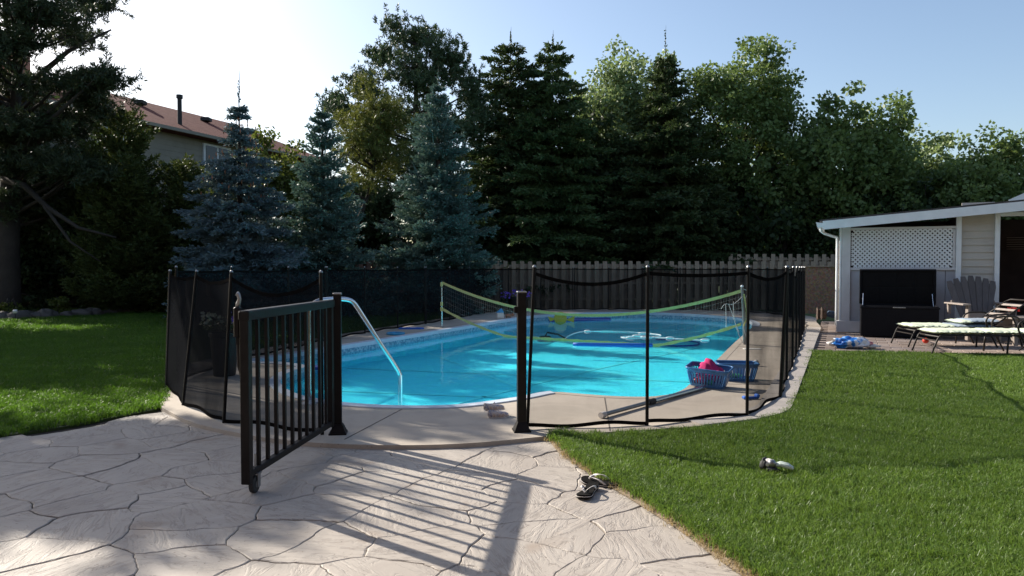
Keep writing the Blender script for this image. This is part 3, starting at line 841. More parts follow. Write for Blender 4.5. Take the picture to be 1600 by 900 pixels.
hb = MB().tube([wc2 - gn * .018, wc2 + gn * .018], .020, 12).build('hub', M['grey_metal'], None); hb.parent = wo_; hb.data.transform(Matrix.Translation(-gt.location))
# latch on the free stile
lb = MB()
lp = gp(GL, 0) + Vector((-.055, .03, 0))
lb.beam(lp + Vector((0, 0, .86)), lp + Vector((0, 0, 1.03)), .045, .035, bev=.006).beam(lp + Vector((0.01, 0, .82)), lp + Vector((.01, 0, .86)), .03, .03)
lt = lb.build('latch', M['black_metal'], gt, world=True)
c = MB().tube([lp + Vector((0, 0, 1.03)), lp + Vector((.004, 0, 1.05)), lp + Vector((.012, 0, 1.075)), lp + Vector((.004, 0, 1.10)), lp + Vector((-.004, 0, 1.105))], [.012, .013, .010, .012, .014], 10).build('latch_knob', M['grey_metal'], None, smooth=True)
c.parent = lt; c.data.transform(Matrix.Translation(-gt.location))
MB().tube([lp + Vector((0, 0, .86)), lp + Vector((.004, 0, .7)), lp + Vector((.03, 0, .6)), lp + Vector((.035, -.01, .5))], .010, 8).build('latch_rod', M['brown_tube'], gt, world=True)
# posts
def square_post(label, x, y, h, w):
    t = thing('gate_post', label, 'post', (x, y, 0), R(8))
    MB().box((0, 0, h / 2 + .03), (w, w, h - .06), bev=.003).build('shaft', M['black_metal'], t)
    b = MB(); b.box((0, 0, .006), (.13, .13, .012)); 
    q = [(-.06, -.06), (.06, -.06), (.06, .06), (-.06, .06)]; q2 = [(a * .55, b_ * .55) for a, b_ in q]
    b.add([(a, b_, .012) for a, b_ in q] + [(a, b_, .075) for a, b_ in q2], [(0, 1, 5, 4), (1, 2, 6, 5), (2, 3, 7, 6), (3, 0, 4, 7), (4, 5, 6, 7)])
    b.build('base_cover', M['black_metal'], t)
    MB().box((0, 0, h + .004), (w + .008, w + .008, .012), bev=.003).build('cap', M['strap_white'] if False else M['grey_metal'], t)  # cap paler than the shaft: its sunlit top is put into the material
    return t
lpst = square_post('black square latch post on a flared foot, right side of the gate opening', .073, 5.50, 1.06, .066)
MB().box((-.045, -.01, .93), (.03, .03, .05), bev=.004).build('latch_catch', M['black_metal'], lpst)
square_post('black square hinge post behind the open gate, left side of the opening', -1.31, 5.42, 1.05, .055)

# ------------------------------------------------------------------ handrail
t = thing('handrail', 'bent stainless steel pool handrail dipping into the water by the gate', 'handrail', (-1.86, 6.6, 0))
dirv = Vector((.76, .63, 0)); b0 = Vector((-1.86, 6.6, 0))
def hp(s_, z): return b0 + dirv * s_ + Vector((0, 0, z))
pts = [hp(0, 0), hp(0, .5), hp(0, .80), hp(.01, .87), hp(.06, .925), hp(.14, .95), hp(.30, .955), hp(.40, .945), hp(.46, .915), hp(.52, .84), hp(.72, .55), hp(.92, .27), hp(.96, .20), hp(.975, .12), hp(.975, -.3), hp(.975, -.45)]
MB().tube(smooth_poly(pts, 3, closed=False), .0215, 14).build('rail', M['steel'], t, smooth=True, world=True)
MB().lathe([(.065, 0), (.062, .012), (.03, .03), (.026, .04)], (0, 0, 0), 20).build('flange', M['white_paint'], t, smooth=False)

# ------------------------------------------------------------------ volleyball net
L0 = Vector((-1.47, 15.1, 0)); R0 = Vector((3.79, 11.75, 0))
t = thing('net_post', 'thin left net post with yellow bands at the far pool edge', 'net post', L0)
MB().tube([(0, 0, 0), (0, 0, .95)], .018, 10).build('pole', M['steel'], t)
for z in (.86, .45, .34): MB().tube([(0, 0, z), (0, 0, z + .08)], .03, 10).build('band', M['net_tape'], t)
MB().lathe([(.04, 0), (.04, .01), (.02, .02)], (0, 0, 0), 12).build('foot', M['grey_metal'], t)
t = thing('net_post', 'right net post with loose white cords on the right deck', 'net post', R0)
MB().tube([(0, 0, 0), (-.02, 0, .5), (-.05, 0, .93)], .026, 12).build('pole', M['grey_metal'], t)
MB().lathe([(.015, 0), (.03, .015), (.015, .035)], (-.05, 0, .93), 12).build('cap', M['white_paint'], t)
MB().tube([(-.03, -.03, .82), (.01, -.035, .6), (.02, -.03, .42), (-.03, -.03, .3)], .012, 6).build('strap', M['net_tape'], t)
for i, pts in enumerate(([(-.05, -.02, .78), (-.2, -.04, .66), (-.34, -.05, .66), (-.40, -.05, .58)], [(-.33, -.05, .66), (-.32, -.05, .4), (-.32, -.05, .28)], [(-.28, -.04, .66), (-.2, -.04, .45), (-.12, -.03, .2), (-.04, -.02, .02)],
                         [(-.2, -.04, .7), (-.18, -.04, .4), (-.1, -.03, .2)], [(-.04, -.03, .9), (.03, -.03, .86), (-.01, -.03, .7), (.03, -.03, .4), (-.03, -.03, .3), (.02, -.03, .1)])):
    MB().tube(smooth_poly(pts, 4, closed=False), .0045, 6).build('cord', M['strap_white'], t)
net = thing('volleyball_net', 'pool volleyball net with two drooping yellow tapes across the water', 'net', (L0.x, L0.y, 0))
A0 = L0 + Vector((.02, 0, .0)); B0 = R0 + Vector((-.06, 0, 0))
def up_(s_): p = A0.lerp(B0, s_); z = (.93 * (1 - s_) + .87 * s_) - .53 * 4 * s_ * (1 - s_); return Vector((p.x, p.y, z))
def dn_(s_):
    p = A0.lerp(B0, s_); z = (.38 * (1 - s_) + .33 * s_) - .62 * 4 * s_ * (1 - s_); return Vector((p.x, p.y, max(z, WATER_Z + .012)))
for f_, nm, hw in ((up_, 'top_tape', .026), (dn_, 'bottom_tape', .026)):
    vs = []; fs = []; m = 60; nn = Vector((-(B0 - A0).y, (B0 - A0).x, 0)).normalized()
    for k in range(m + 1):
        p = f_(k / m); h = hw if f_ is up_ else hw * (1 + .25 * math.sin(k * 2.1)); yy = nn * .003
        vs += [p - Vector((0, 0, h)) + yy, p + Vector((0, 0, h)) + yy, p + Vector((0, 0, h)) - yy, p - Vector((0, 0, h)) - yy]
    for k in range(m):
        for q in range(4): fs.append((k * 4 + q, k * 4 + (q + 1) % 4, k * 4 + 4 + (q + 1) % 4, k * 4 + 4 + q))
    MB().add(vs, fs).build(nm, M['net_tape'], net, world=True)
mb = MB()
for k in range(1, 130):
    s_ = k / 130; mb.tube([up_(s_), dn_(s_)], .0007, 3, cap=False)
for q in range(1, 6):
    mb.tube([up_(k / 50).lerp(dn_(k / 50), q / 6) for k in range(51)], .0007, 3, cap=False)
tag(mb.build('netting', M['net_string'], net, world=True), kind='stuff')

# ------------------------------------------------------------------ things in and round the pool
def noodle(label, a, b, r, mat, bow=.0, name='pool_noodle'):
    a = Vector(a); b = Vector(b); n_ = Vector((-(b - a).y, (b - a).x, 0)).normalized()
    pts = [a.lerp(b, k / 14) + n_ * bow * 4 * (k / 14) * (1 - k / 14) for k in range(15)]
    rr = [r * .8] + [r] * 13 + [r * .8]
    o = MB().tube(pts, rr, 12).build(name, mat, None, smooth=True); o.data.transform(Matrix.Translation(-a)); o.location = a
    tag(o, label, 'pool noodle'); return o
noodle('bright blue foam noodle floating under the middle of the net', (1.08, 12.75, WATER_Z + .015), (2.52, 12.6, WATER_Z + .015), .034, M['foam_blue'], -.04)
noodle('blue noodle floating along the far pool wall beside the yellow float', (.95, 18.55, WATER_Z + .015), (2.6, 19.0, WATER_Z + .015), .045, M['foam_dark'], .05)
kb = MB().prism([(-.3, -.14), (.2, -.14), (.32, 0), (.2, .14), (-.3, .14)], 0, .04).build('kickboard', M['foam_dark']); kb.location = (-2.85, 9.72, WATER_Z + .004); kb.rotation_euler = (0, 0, R(-15))
tag(kb, 'dark blue foam board floating in the left pool corner behind the gate', 'float')
yf = thing('fish_float', 'round yellow fish shaped float standing by the far pool wall', 'float', (1.22, 18.2, WATER_Z - .01))
MB().lathe([(.02, -.03), (.15, -.025), (.165, 0), (.15, .025), (.02, .03)], (0, 0, 0), 24).build('body', M['yellow_float'], yf, smooth=False)
for c_ in yf.children: c_.rotation_euler = (R(90), 0, 0); c_.location = (0, 0, .10)
o = MB().prism([(-.02, 0), (.22, .10), (.20, -.06)], -.015, .015).build('tail_fin', M['yellow_float'], yf); o.rotation_euler = (R(90), 0, 0); o.location = (.14, 0, .06)
o = MB().prism([(.02, 0), (-.2, .06), (-.14, -.07)], -.015, .015).build('side_fin', M['yellow_float'], yf); o.rotation_euler = (R(90), 0, 0); o.location = (-.12, 0, .09)
# floating hose of a pool cleaner
h0 = (1.05, 13.6, WATER_Z + .01)
hz = thing('cleaner_hose', 'thin white floating cleaner hose with floats looped on the water', 'hose', h0)
hp_ = [(1.0, 13.7), (1.15, 14.5), (1.5, 15.4), (2.0, 15.5), (2.6, 15.2), (3.0, 14.6), (2.75, 14.1), (2.3, 13.95), (2.15, 14.2), (2.5, 14.4), (3.1, 13.9), (3.6, 13.55)]
MB().tube(smooth_poly([(x, y, WATER_Z + .006) for x, y in hp_], 8, closed=False), .007, 8).build('hose', M['white_paint'], hz, smooth=True, world=True)
for (x, y, l) in ((1.62, 15.45, .14), (2.75, 14.95, .26), (2.3, 13.98, .18), (2.5, 14.38, .2), (3.05, 13.95, .15), (3.62, 13.55, .16), (2.62, 14.1, .22)):
    MB().tube([(x - l / 2, y, WATER_Z + .012), (x - l / 4, y - .01, WATER_Z + .014), (x + l / 4, y - .02, WATER_Z + .014), (x + l / 2, y - .03, WATER_Z + .012)], [.010, .021, .021, .010], 8).build('float', M['white_paint'], hz, smooth=True, world=True)
cr = thing('pool_cleaner', 'dark cleaner head lying on the pool floor under the net', 'pool cleaner', (.75, 16.4, floor_z(.75, 16.4)))
MB().box((0, 0, .07), (.3, .22, .1), bev=.04).build('body', M['rubber'], cr); MB().box((0, 0, .03), (.36, .26, .03), bev=.01).build('skirt', M['foam_dark'], cr)
MB().tube([(0, 0, .1), (.05, 0, .2), (.3, .05, .15), (.5, .1, .04)], .02, 8).build('hose_stub', M['rubber'], cr, smooth=True)
dh = MB().tube(smooth_poly([(x, y, floor_z(x, y) + .03) for x, y in ((3.3, 16.6), (3.9, 16.4), (4.1, 15.9), (3.9, 15.3), (3.4, 15.1), (3.15, 15.4))], 6, closed=False), .018, 8).build('hose', M['foam_dark'], smooth=True)
tag(dh, 'dark blue hose curled on the pool floor near the right wall', 'hose')
# skimmer lid, golf ball, dark loop, blue toy on the right deck
o = MB().box((0, 0, .004), (.26, .12, .008), bev=.002).build('skimmer_lid', M['skim_white']); o.location = (3.68, 11.05, .0); o.rotation_euler = (0, 0, R(-3)); tag(o, 'flat white rectangular skimmer lid set in the right deck', 'skimmer lid')
o = MB().lathe([(.002, 0), (.02, .006), (.034, .024), (.038, .04), (.034, .056), (.02, .074), (.002, .08)], (0, 0, 0), 14).build('ball', M['skim_white'], smooth=True); o.location = (3.10, 9.15, 0); tag(o, 'small white ball lying on the right deck', 'ball')
o = MB().tube([(.09 * math.cos(t_) , .05 * math.sin(t_), .012 + .02 * (1 + math.sin(t_))) for t_ in [2 * PI * k / 20 for k in range(20)]], .006, 6, closed=True).build('strap_loop', M['rubber'], smooth=True)
o.location = (2.86, 9.0, 0); tag(o, 'thin black looped strap lying near the white ball', 'strap')
bt = thing('toy', 'small bright blue toy lying by the fence post on the right deck', 'toy', (2.27, 6.83, 0), R(10))
MB().box((0, 0, .015), (.16, .03, .025), bev=.008).build('body', M['foam_blue'], bt); MB().box((.06, 0, .035), (.03, .07, .03), bev=.008).build('end', M['foam_blue'], bt); MB().box((-.07, 0, .02), (.03, .06, .03), bev=.008).build('end', M['foam_blue'], bt)
# telescopic pole lying on the deck
a, b = Vector((.76, 5.98, .028)), Vector((1.98, 7.40, .022)); m_ = a.lerp(b, .42)
t = thing('telescopic_pole', 'long grey telescopic pole lying on the deck behind the mesh', 'pole', (a.x, a.y, 0))
MB().tube([a, m_], .018, 12).build('tube', M['grey_metal'], t, world=True); MB().tube([m_, b], .022, 12).build('tube', M['steel'], t, world=True)
MB().tube([m_ - (b - a).normalized() * .05, m_ + (b - a).normalized() * .05], .028, 12).build('collar', M['rubber'], t, world=True)
MB().tube([a - (b - a).normalized() * .04, a + (b - a).normalized() * .02], .026, 12).build('end_cap', M['strap_white'], t, world=True)
# laundry baskets
def basket(label, loc, rz, tilt=0):
    t = thing('basket', label, 'basket', loc, rz, group='blue plastic baskets on the right deck')
    w, d, h = .44, .30, .19
    def ring(z, s): 
        a, b_ = w / 2 * s, d / 2 * s; r = .05 * s; out = []
        for cx, cy, a0 in ((a - r, b_ - r, 0), (-a + r, b_ - r, 90), (-a + r, -b_ + r, 180), (a - r, -b_ + r, 270)):
            for k in range(4): q = R(a0 + 30 * k); out.append(Vector((cx + r * math.cos(q), cy + r * math.sin(q), z)))
        return out
    MB().tube(ring(h, 1.0), .011, 6, closed=True).build('rim', M['blue_plastic'], t, smooth=True)
    bs = MB(); rb = ring(.005, .78); bs.add(rb, [tuple(range(16))]); bs.add([p + Vector((0, 0, .008)) for p in rb], [tuple(range(16))]); bs.build('base', M['blue_plastic'], t)
    def pt_(s_, z):
        sc_ = .78 + .22 * z / h; R_ = ring(z, sc_); s_ = s_ % 1 * 16; i = int(s_); f = s_ - i
        # arc-length-ish position on the closed ring
        return R_[i].lerp(R_[(i + 1) % 16], f)
    wl = MB(); M_ = 16
    # solid bands at bottom and below the rim
    for z0, z1 in ((.0, .03), (.15, .19)):
        for k in range(16):
            a1, b1 = ring(z0, .78 + .22 * z0 / h), ring(z1, .78 + .22 * z1 / h); k2 = (k + 1) % 16
            wl.add([a1[k], a1[k2], b1[k2], b1[k]], [(0, 1, 2, 3)])
    lo_r, hi_r = ring(.03, .78 + .22 * .03 / h), ring(.15, .78 + .22 * .15 / h)
    for k in range(16):
        k2 = (k + 1) % 16; L = (lo_r[k2] - lo_r[k]).length; m = max(1, int(round(L / .027)))
        for q in range(m):
            for (f0, f1) in (((q + .22) / m, (q + .78) / m),):
                p = [lo_r[k].lerp(lo_r[k2], f0), lo_r[k].lerp(lo_r[k2], f1), hi_r[k].lerp(hi_r[k2], f1), hi_r[k].lerp(hi_r[k2], f0)]
                nrm = (p[1] - p[0]).cross(p[3] - p[0]).normalized() * .003
                wl.add([x - nrm for x in p] + [x + nrm for x in p], [(0, 1, 2, 3), (7, 6, 5, 4), (0, 4, 5, 1), (1, 5, 6, 2), (2, 6, 7, 3), (3, 7, 4, 0)])
    wl.build('slotted_wall', M['blue_plastic'], t)
    return t
b1 = basket('blue slotted basket heaped with a pink towel and toys', (2.06, 7.55, .0), R(-28)); b1.rotation_euler = (R(5), R(4), R(-28)); b1.location.z = .02
b2 = basket('blue slotted basket nearly empty beside the fence post', (2.50, 8.02, .0), R(-8))
def lumpy(name, mat, parent, c, r, seed, sx=1, sy=1, sz=1, amp=.3, fr=6, n_=14, smooth=True):
    mb = MB(); vs = []; fs = []
    for j in range(n_ + 1):
        th = PI * j / n_
        for i in range(n_ * 2):
            ph = PI * i / n_; d = Vector((math.sin(th) * math.cos(ph), math.sin(th) * math.sin(ph), math.cos(th)))
            k = 1 + amp * mnoise.noise(d * fr * .3 + Vector((seed, 0, 0))) + amp * .5 * mnoise.noise(d * fr * .8 + Vector((0, seed, 0)))
            vs.append((c[0] + d.x * r * sx * k, c[1] + d.y * r * sy * k, c[2] + d.z * r * sz * k))
    m = n_ * 2
    for j in range(n_):
        for i in range(m): fs.append((j * m + i, (j + 1) * m + i, (j + 1) * m + (i + 1) % m, j * m + (i + 1) % m))
    return mb.add(vs, fs).build(name, mat, parent, smooth)
tw = thing('towel', 'crumpled pink towel spilling out of the left basket', 'towel', (2.06, 7.56, .1), R(-28))
vs = []; fs = []; m = 16
for j in range(m + 1):
    for i in range(m + 1):
        u, v = i / m, j / m
        x = -.10 + .24 * u + .02 * mnoise.noise(Vector((u * 4, v * 4, 0))); y = .11 - .19 * v
        z = .03 + .13 * math.exp(-((u - .35) ** 2 * 6 + (v - .25) ** 2 * 9)) + .05 * mnoise.noise(Vector((u * 5, v * 5, 3))) - .07 * max(0, v - .7) + .02
        vs.append((x, y, z))
for j in range(m):
    for i in range(m): fs.append((j * (m + 1) + i, j * (m + 1) + i + 1, (j + 1) * (m + 1) + i + 1, (j + 1) * (m + 1) + i))
o = MB().add(vs, fs).build('cloth', M['pink_cloth'], tw, smooth=True); sm = o.modifiers.new('s', 'SOLIDIFY'); sm.thickness = .008
lumpy('fold', M['pink_cloth'], tw, (-.03, .02, .0), .09, 4, 1.1, .7, .8, .5)
for (x, y, z, mt, nm) in ((-.12, -.02, .06, 'toy_red', 'red'), (.02, -.03, .05, 'toy_green', 'green'), (-.05, -.05, .07, 'pink_cloth', 'pink')):
    p = Vector((2.06, 7.55, 0)) + Matrix.Rotation(R(-28), 3, 'Z') @ Vector((x, y, z))
    o = lumpy('toy', M[mt], None, (0, 0, 0), .035, x, 1, 1, .9, .25, n_=8); o.location = p; tag(o, 'small %s toy inside the left blue basket' % nm, 'toy')
o = lumpy('toy', M['toy_green'], None, (0, 0, 0), .05, 2, 2.0, 1.2, .5, .3, n_=8); o.location = (2.46, 8.0, .05); tag(o, 'flat green toy on the bottom of the right blue basket', 'toy')
# ring, disc, bucket and toy animal on the left deck
o = MB().tube([(.155 * math.cos(t_), .155 * math.sin(t_), .022) for t_ in [2 * PI * k / 24 for k in range(24)]], .022, 8, closed=True).build('dive_ring', M['toy_blue'], smooth=True)
o.location = (-2.17, 13.45, 0); tag(o, 'flat blue and white ring lying on the left deck', 'toy')
o = MB().prism([(-.25, -.08), (.2, -.09), (.26, 0), (.2, .09), (-.25, .08)], 0, .025).build('foam_board', M['foam_blue']); o.location = (-2.05, 14.7, 0); tag(o, 'flat dark blue board at the foot of the left mesh fence', 'float')
bk = thing('bucket', 'small white box with a blue lid on the far left deck', 'bucket', (-.30, 17.35 + .5, 0), R(15))
MB().box((0, 0, .07), (.17, .15, .14), bev=.012).build('body', M['toy_white'], bk)
MB().add([(-.09, -.08, .14), (.09, -.08, .14), (.09, .08, .14), (-.09, .08, .14), (.02, -.01, .24), (.05, .02, .24)], [(0, 1, 4), (1, 2, 5, 4), (2, 3, 5), (3, 0, 4, 5), (3, 2, 1, 0)]).build('lid', M['toy_blue'], bk)
ta = thing('toy_animal', 'small brown toy animal beside the white box on the deck', 'toy', (-.08, 17.9, 0))
lumpy('body', M['toy_brown'], ta, (0, 0, .06), .055, 5, 1.7, 1, .8, .3, n_=8); lumpy('head', M['toy_brown'], ta, (.10, -.02, .085), .035, 7, 1.1, 1, 1, .3, n_=8)
for sx_ in (-.06, .05):
    for sy_ in (-.03, .03): MB().box((sx_, sy_, .018), (.025, .02, .036), bev=.005).build('leg', M['toy_brown'], ta)
# child's shoes
def kid_shoe(label, loc, rz, rx=0):
    t = thing('shoe', label, 'shoe', loc, rz, group='patterned canvas shoes on the deck'); t.rotation_euler = (rx, 0, rz)
    ol = [(-.085, -.022), (-.06, -.032), (0, -.028), (.05, -.036), (.085, -.022), (.095, 0), (.085, .022), (.05, .034), (0, .026), (-.06, .03), (-.085, .02)]
    MB().prism(ol, 0, .014).build('sole', M['strap_white'], t)
    vs = []; fs = []; prof = [(-.083, .055, .03), (-.06, .062, .034), (-.03, .055, .034), (0, .045, .032), (.03, .040, .034), (.06, .034, .034), (.085, .022, .022)]
    for (x, h, w_) in prof:
        for k in range(9):
            a_ = PI * k / 8; op = .55 if x < .0 else 0
            z = .012 + h * math.sin(a_) ** .6
            if x < .0 and .3 < a_ / PI < .7: z = .012 + h * .35 if x > -.08 else z
            vs.append((x, w_ * math.cos(a_), z))
    for i in range(len(prof) - 1):
        for k in range(8):
            if i in (0, 1, 2) and k in (3, 4): continue
            fs.append((i * 9 + k, i * 9 + k + 1, (i + 1) * 9 + k + 1, (i + 1) * 9 + k))
    fs.append(tuple(range(9))); fs.append(tuple(6 * 9 + k for k in range(9)))
    o = MB().add(vs, fs).build('upper', M['shoe'], t, smooth=True); sm = o.modifiers.new('s', 'SOLIDIFY'); sm.thickness = .004
    li = MB().lathe([(.03, .02), (.024, .022)], (-.045, 0, 0), 10, 1.3, .8).build('lining', M['rubber'], t)
    MB().tube([(-.0, -.032, .03), (.004, 0, .066), (-.0, .032, .03)], .006, 6).build('strap', M['shoe'], t)
    return t
kid_shoe('patterned child shoe lying flat on the deck near the latch post', (-.115, 6.0, 0), R(12))
kid_shoe('patterned child shoe standing on top of the other shoe', (-.15, 6.07, .045), R(20), R(-6))
# flip-flops
def flipflop(label, loc, rz, rx=0.0, ry=0.0):
    t = thing('flip_flop', label, 'flip-flop', loc, 0, group='black flip-flops with white straps'); t.rotation_euler = (rx, ry, rz)
    ol = [(-.12, -.028), (-.09, -.037), (-.04, -.033), (.02, -.038), (.075, -.047), (.115, -.036), (.132, -.01), (.128, .018), (.095, .04), (.04, .038), (-.02, .030), (-.08, .036), (-.115, .026), (-.128, 0)]
    ol = [(p[0], p[1]) for p in smooth_poly(ol, 3)]
    def sol(z0, z1, s_, nm, mt):
        mb = MB(); m = len(ol); f = lambda x: .010 * max(0, (x - .04) / .09) ** 2 + .012 * max(0, (-x - .02) / .1)
        vs = [(x * s_, y * s_, z0 + f(x)) for x, y in ol] + [(x * s_, y * s_, z1 + f(x)) for x, y in ol]
        fs = [tuple(range(m - 1, -1, -1)), tuple(range(m, 2 * m))] + [(k, (k + 1) % m, m + (k + 1) % m, m + k) for k in range(m)]
        return mb.add(vs, fs).build(nm, mt, t)
    sol(0, .007, 1.0, 'sole', M['sole_black']); sol(.0072, .010, 1.006, 'sole_edge', M['strap_white']); sol(.0102, .019, .985, 'footbed', M['sole_black'])
    for s_ in (-1, 1):
        pts = smooth_poly([(.075, 0, .02), (.07, s_ * .006, .034), (.04, s_ * .027, .046), (.0, s_ * .036, .040), (-.035, s_ * .033, .016)], 4, closed=False)
        vs = []; fs = []
        for k, p in enumerate(pts):
            w_ = .004 + .009 * math.sin(PI * min(1, k / (len(pts) - 1) * .75 + .05))
            vs += [(p.x - w_, p.y - s_ * .0015, p.z + .002), (p.x + w_, p.y - s_ * .0015, p.z + .002), (p.x + w_, p.y + s_ * .002, p.z + .004), (p.x - w_, p.y + s_ * .002, p.z + .004)]
        for k in range(len(pts) - 1):
            for q in range(4): fs.append((k * 4 + q, k * 4 + (q + 1) % 4, k * 4 + 4 + (q + 1) % 4, k * 4 + 4 + q))
        MB().add(vs, fs).build('strap', M['strap_white'], t, smooth=True)
    return t
flipflop('black flip-flop with white strap pointing at the camera, front one', (.435, 4.06, -.028), R(-112), R(4))
flipflop('black flip-flop with white strap touching the lawn edge, rear one', (.53, 4.22, -.028), R(150), R(-8))
# crumpled thing in the grass
tg = thing('crumpled_toy', 'small crumpled black, white and clear toy lying in the right lawn', 'toy', (1.60, 4.36, .02), R(-18))
lumpy('shell', M['strap_white'], tg, (-.035, 0, .035), .036, 2, 1.1, .9, .9, .2, n_=10)
lumpy('face', M['grey_metal'], tg, (-.022, -.016, .042), .027, 3, 1.0, .8, .9, .1, n_=10)
lumpy('backing', M['rubber'], tg, (-.062, .0, .03), .034, 4, .8, .9, 1.1, .4, n_=10)
lumpy('underside', M['rubber'], tg, (-.02, -.02, .008), .036, 8, 1.2, .8, .5, .4, n_=10)
for k, (y_, r_) in enumerate(((.012, 0), (-.02, .01))):
    o = MB().tube([(.0, y_, .035), (.03, y_ + .004, .04), (.07, y_ + .002, .032), (.10, y_ - .004, .02)], [.008, .014, .015, .010], 8).build('strap', M['clear'], tg, smooth=True)
MB().tube([(.005, -.02, .03), (.03, 0, .042), (.04, .02, .03)], .008, 6).build('buckle', M['rubber'], tg, smooth=True)
# plastic bag
o = lumpy('plastic_bag', M['bag'], None, (0, 0, .085), .14, 9, 2.0, 1.0, .62, .45, 7, n_=20); o.location = (5.35, 11.35, -.015); o.rotation_euler = (0, 0, R(-8)); tag(o, 'crumpled blue and white plastic bag on the brick paving', 'bag')
bgm = o
for (dx, s_) in ((-.30, .05), (.30, .07)): lumpy('bag_end', M['toy_white'], bgm, (dx, 0, .07 if dx < 0 else .03), s_, dx, 1.2 if dx < 0 else 1.7, .7, .8 if dx < 0 else .4, .6, n_=8)

# flower pots
def flower_pot(label, loc, w_, hpot, mats, n_, seed, name='flower_pot', hang=.0):
    r = random.Random(seed); t = thing(name, label, 'flower pot', loc)
    MB().lathe([(w_ * .34, 0), (w_ * .36, .02), (w_ * .45, hpot * .9), (w_ * .5, hpot * .92), (w_ * .5, hpot), (w_ * .42, hpot), (w_ * .42, hpot - .03)], (0, 0, 0), 18).build('pot', M['pot'], t)
    lf = MB(); 
    for k in range(420):
        a_ = r.uniform(0, 2 * PI); rr_ = w_ * .75 * math.sqrt(r.random()); p = Vector((rr_ * math.cos(a_), rr_ * math.sin(a_) * .8, hpot + .02 + r.random() * .16 * (1 - (rr_ / w_) ** 2) - hang * (rr_ / w_) * .2))
        d = Vector((r.uniform(-1, 1), r.uniform(-1, 1), r.uniform(0, 1))).normalized() * .035; e = Vector((r.uniform(-1, 1), r.uniform(-1, 1), 0)) * .018
        lf.add([p, p + d * .5 + e, p + d, p + d * .5 - e], [(0, 1, 2, 3)])
    lf.build('leaves', M['leaf_dark'], t)
    bl = [None] * len(mats)
    for k in range(n_):
        q = k % len(mats); a_ = r.uniform(0, 2 * PI) if len(mats) == 1 else (r.uniform(-.9, .9) + (PI if q == 0 else 0)); rr_ = w_ * .8 * math.sqrt(r.random())
        p = Vector((rr_ * math.cos(a_), rr_ * math.sin(a_) * .8, hpot + .10 + r.random() * .13 - hang * (rr_ / w_) * .15))
        nrm = Vector((r.uniform(-.6, .6), r.uniform(-1, -.2), r.uniform(.1, .8))).normalized(); s_, u_, _ = frame(nrm); mb = MB(); vs = [p + nrm * -.005]
        for m in range(10):
            rd = .030 * (1 if m % 2 else .72); vs.append(p + (s_ * math.cos(m * PI / 5) + u_ * math.sin(m * PI / 5)) * rd + nrm * .008)
        mb.add(vs, [(0, 1 + m, 1 + (m + 1) % 10) for m in range(10)]); mb.build('flower', M[mats[q]], t)
    return t
flower_pot('tall dark pot with white and purple flowers behind the left mesh', (-3.33, 8.35, 0), .34, .50, ['flower_white', 'flower_purple'], 30, 3)
flower_pot('dark pot with purple petunias in the far left corner of the deck', (.15, 20.35, 0), .62, .42, ['flower_purple'], 60, 5, hang=1)

# ------------------------------------------------------------------ shed
sd_ = thing('shed', 'low grey shed with white lattice screen and open dark doorway', 'shed', SO, SROT)
# local frame: x along the front, y into the shed
B = lambda c, d, name, mat, bev=0: MB().box(c, d, None, bev).build(name, mat, sd_)
SL = 5.4; DP = 1.75
def rz_(x): return 2.17 + .081 * x           # underside-of-fascia-top height along the front
# plinth, corner post, siding post, panels
B((.17, .03, .10), (.42, .12, .22), 'plinth', M['trim_grey'], .004)
B((.02, .04, .21 + .92), (.035, .10, 1.84), 'corner_trim', M['white_paint'], .003)
B((.12, .02, .21 + .93), (.155, .06, 1.86), 'corner_post', M['trim_grey'], .004)
# lattice frame
B((1.09, .03, 1.995), (1.78, .05, .05), 'lattice_rail', M['trim_grey'], .003)
B((1.09, .03, 1.225), (1.78, .05, .05), 'lattice_rail', M['trim_grey'], .003)
B((2.0, .02, 1.14), (.085, .07, 2.10), 'corner_trim', M['white_paint'], .004)
B((1.93, .035, 1.6), (.045, .045, .72), 'lattice_rail', M['trim_grey'], .003)
# diagonal lattice slats, clipped to the frame opening
x0, x1, z0, z1 = .215, 1.905, 1.25, 1.97; pitch = .081
def clip_slat(c, sgn):
    pts = []
    for x in (x0, x1):
        z = c + sgn * x
        if z0 <= z <= z1: pts.append((x, z))
    for z in (z0, z1):
        x = (z - c) * sgn
        if x0 < x < x1: pts.append((x, z))
    return pts[:2] if len(pts) >= 2 else None
for sgn, yy in ((1, .040), (-1, .030)):
    c = z0 - x1 - .05 if sgn == 1 else z0 + x0 + .02
    top = z1 - x0 if sgn == 1 else z1 + x1
    while c < top:
        q = clip_slat(c, sgn)
        if q and math.dist(q[0], q[1]) > .05:
            MB().beam((q[0][0], yy, q[0][1]), (q[1][0], yy, q[1][1]), .031, .006, up=(0, 1, 0)).build('slat', M['white_paint'], sd_)
        c += pitch
# panels below the lattice
k = 0; x = .20
while x < 1.95:
    B((x + .1, .05, .70), (.193, .02, 1.0), 'panel', M['panel_shade'], .004); x += .2
B((1.1, .05, .17), (1.85, .03, .07), 'bottom_rail', M['trim_grey'])
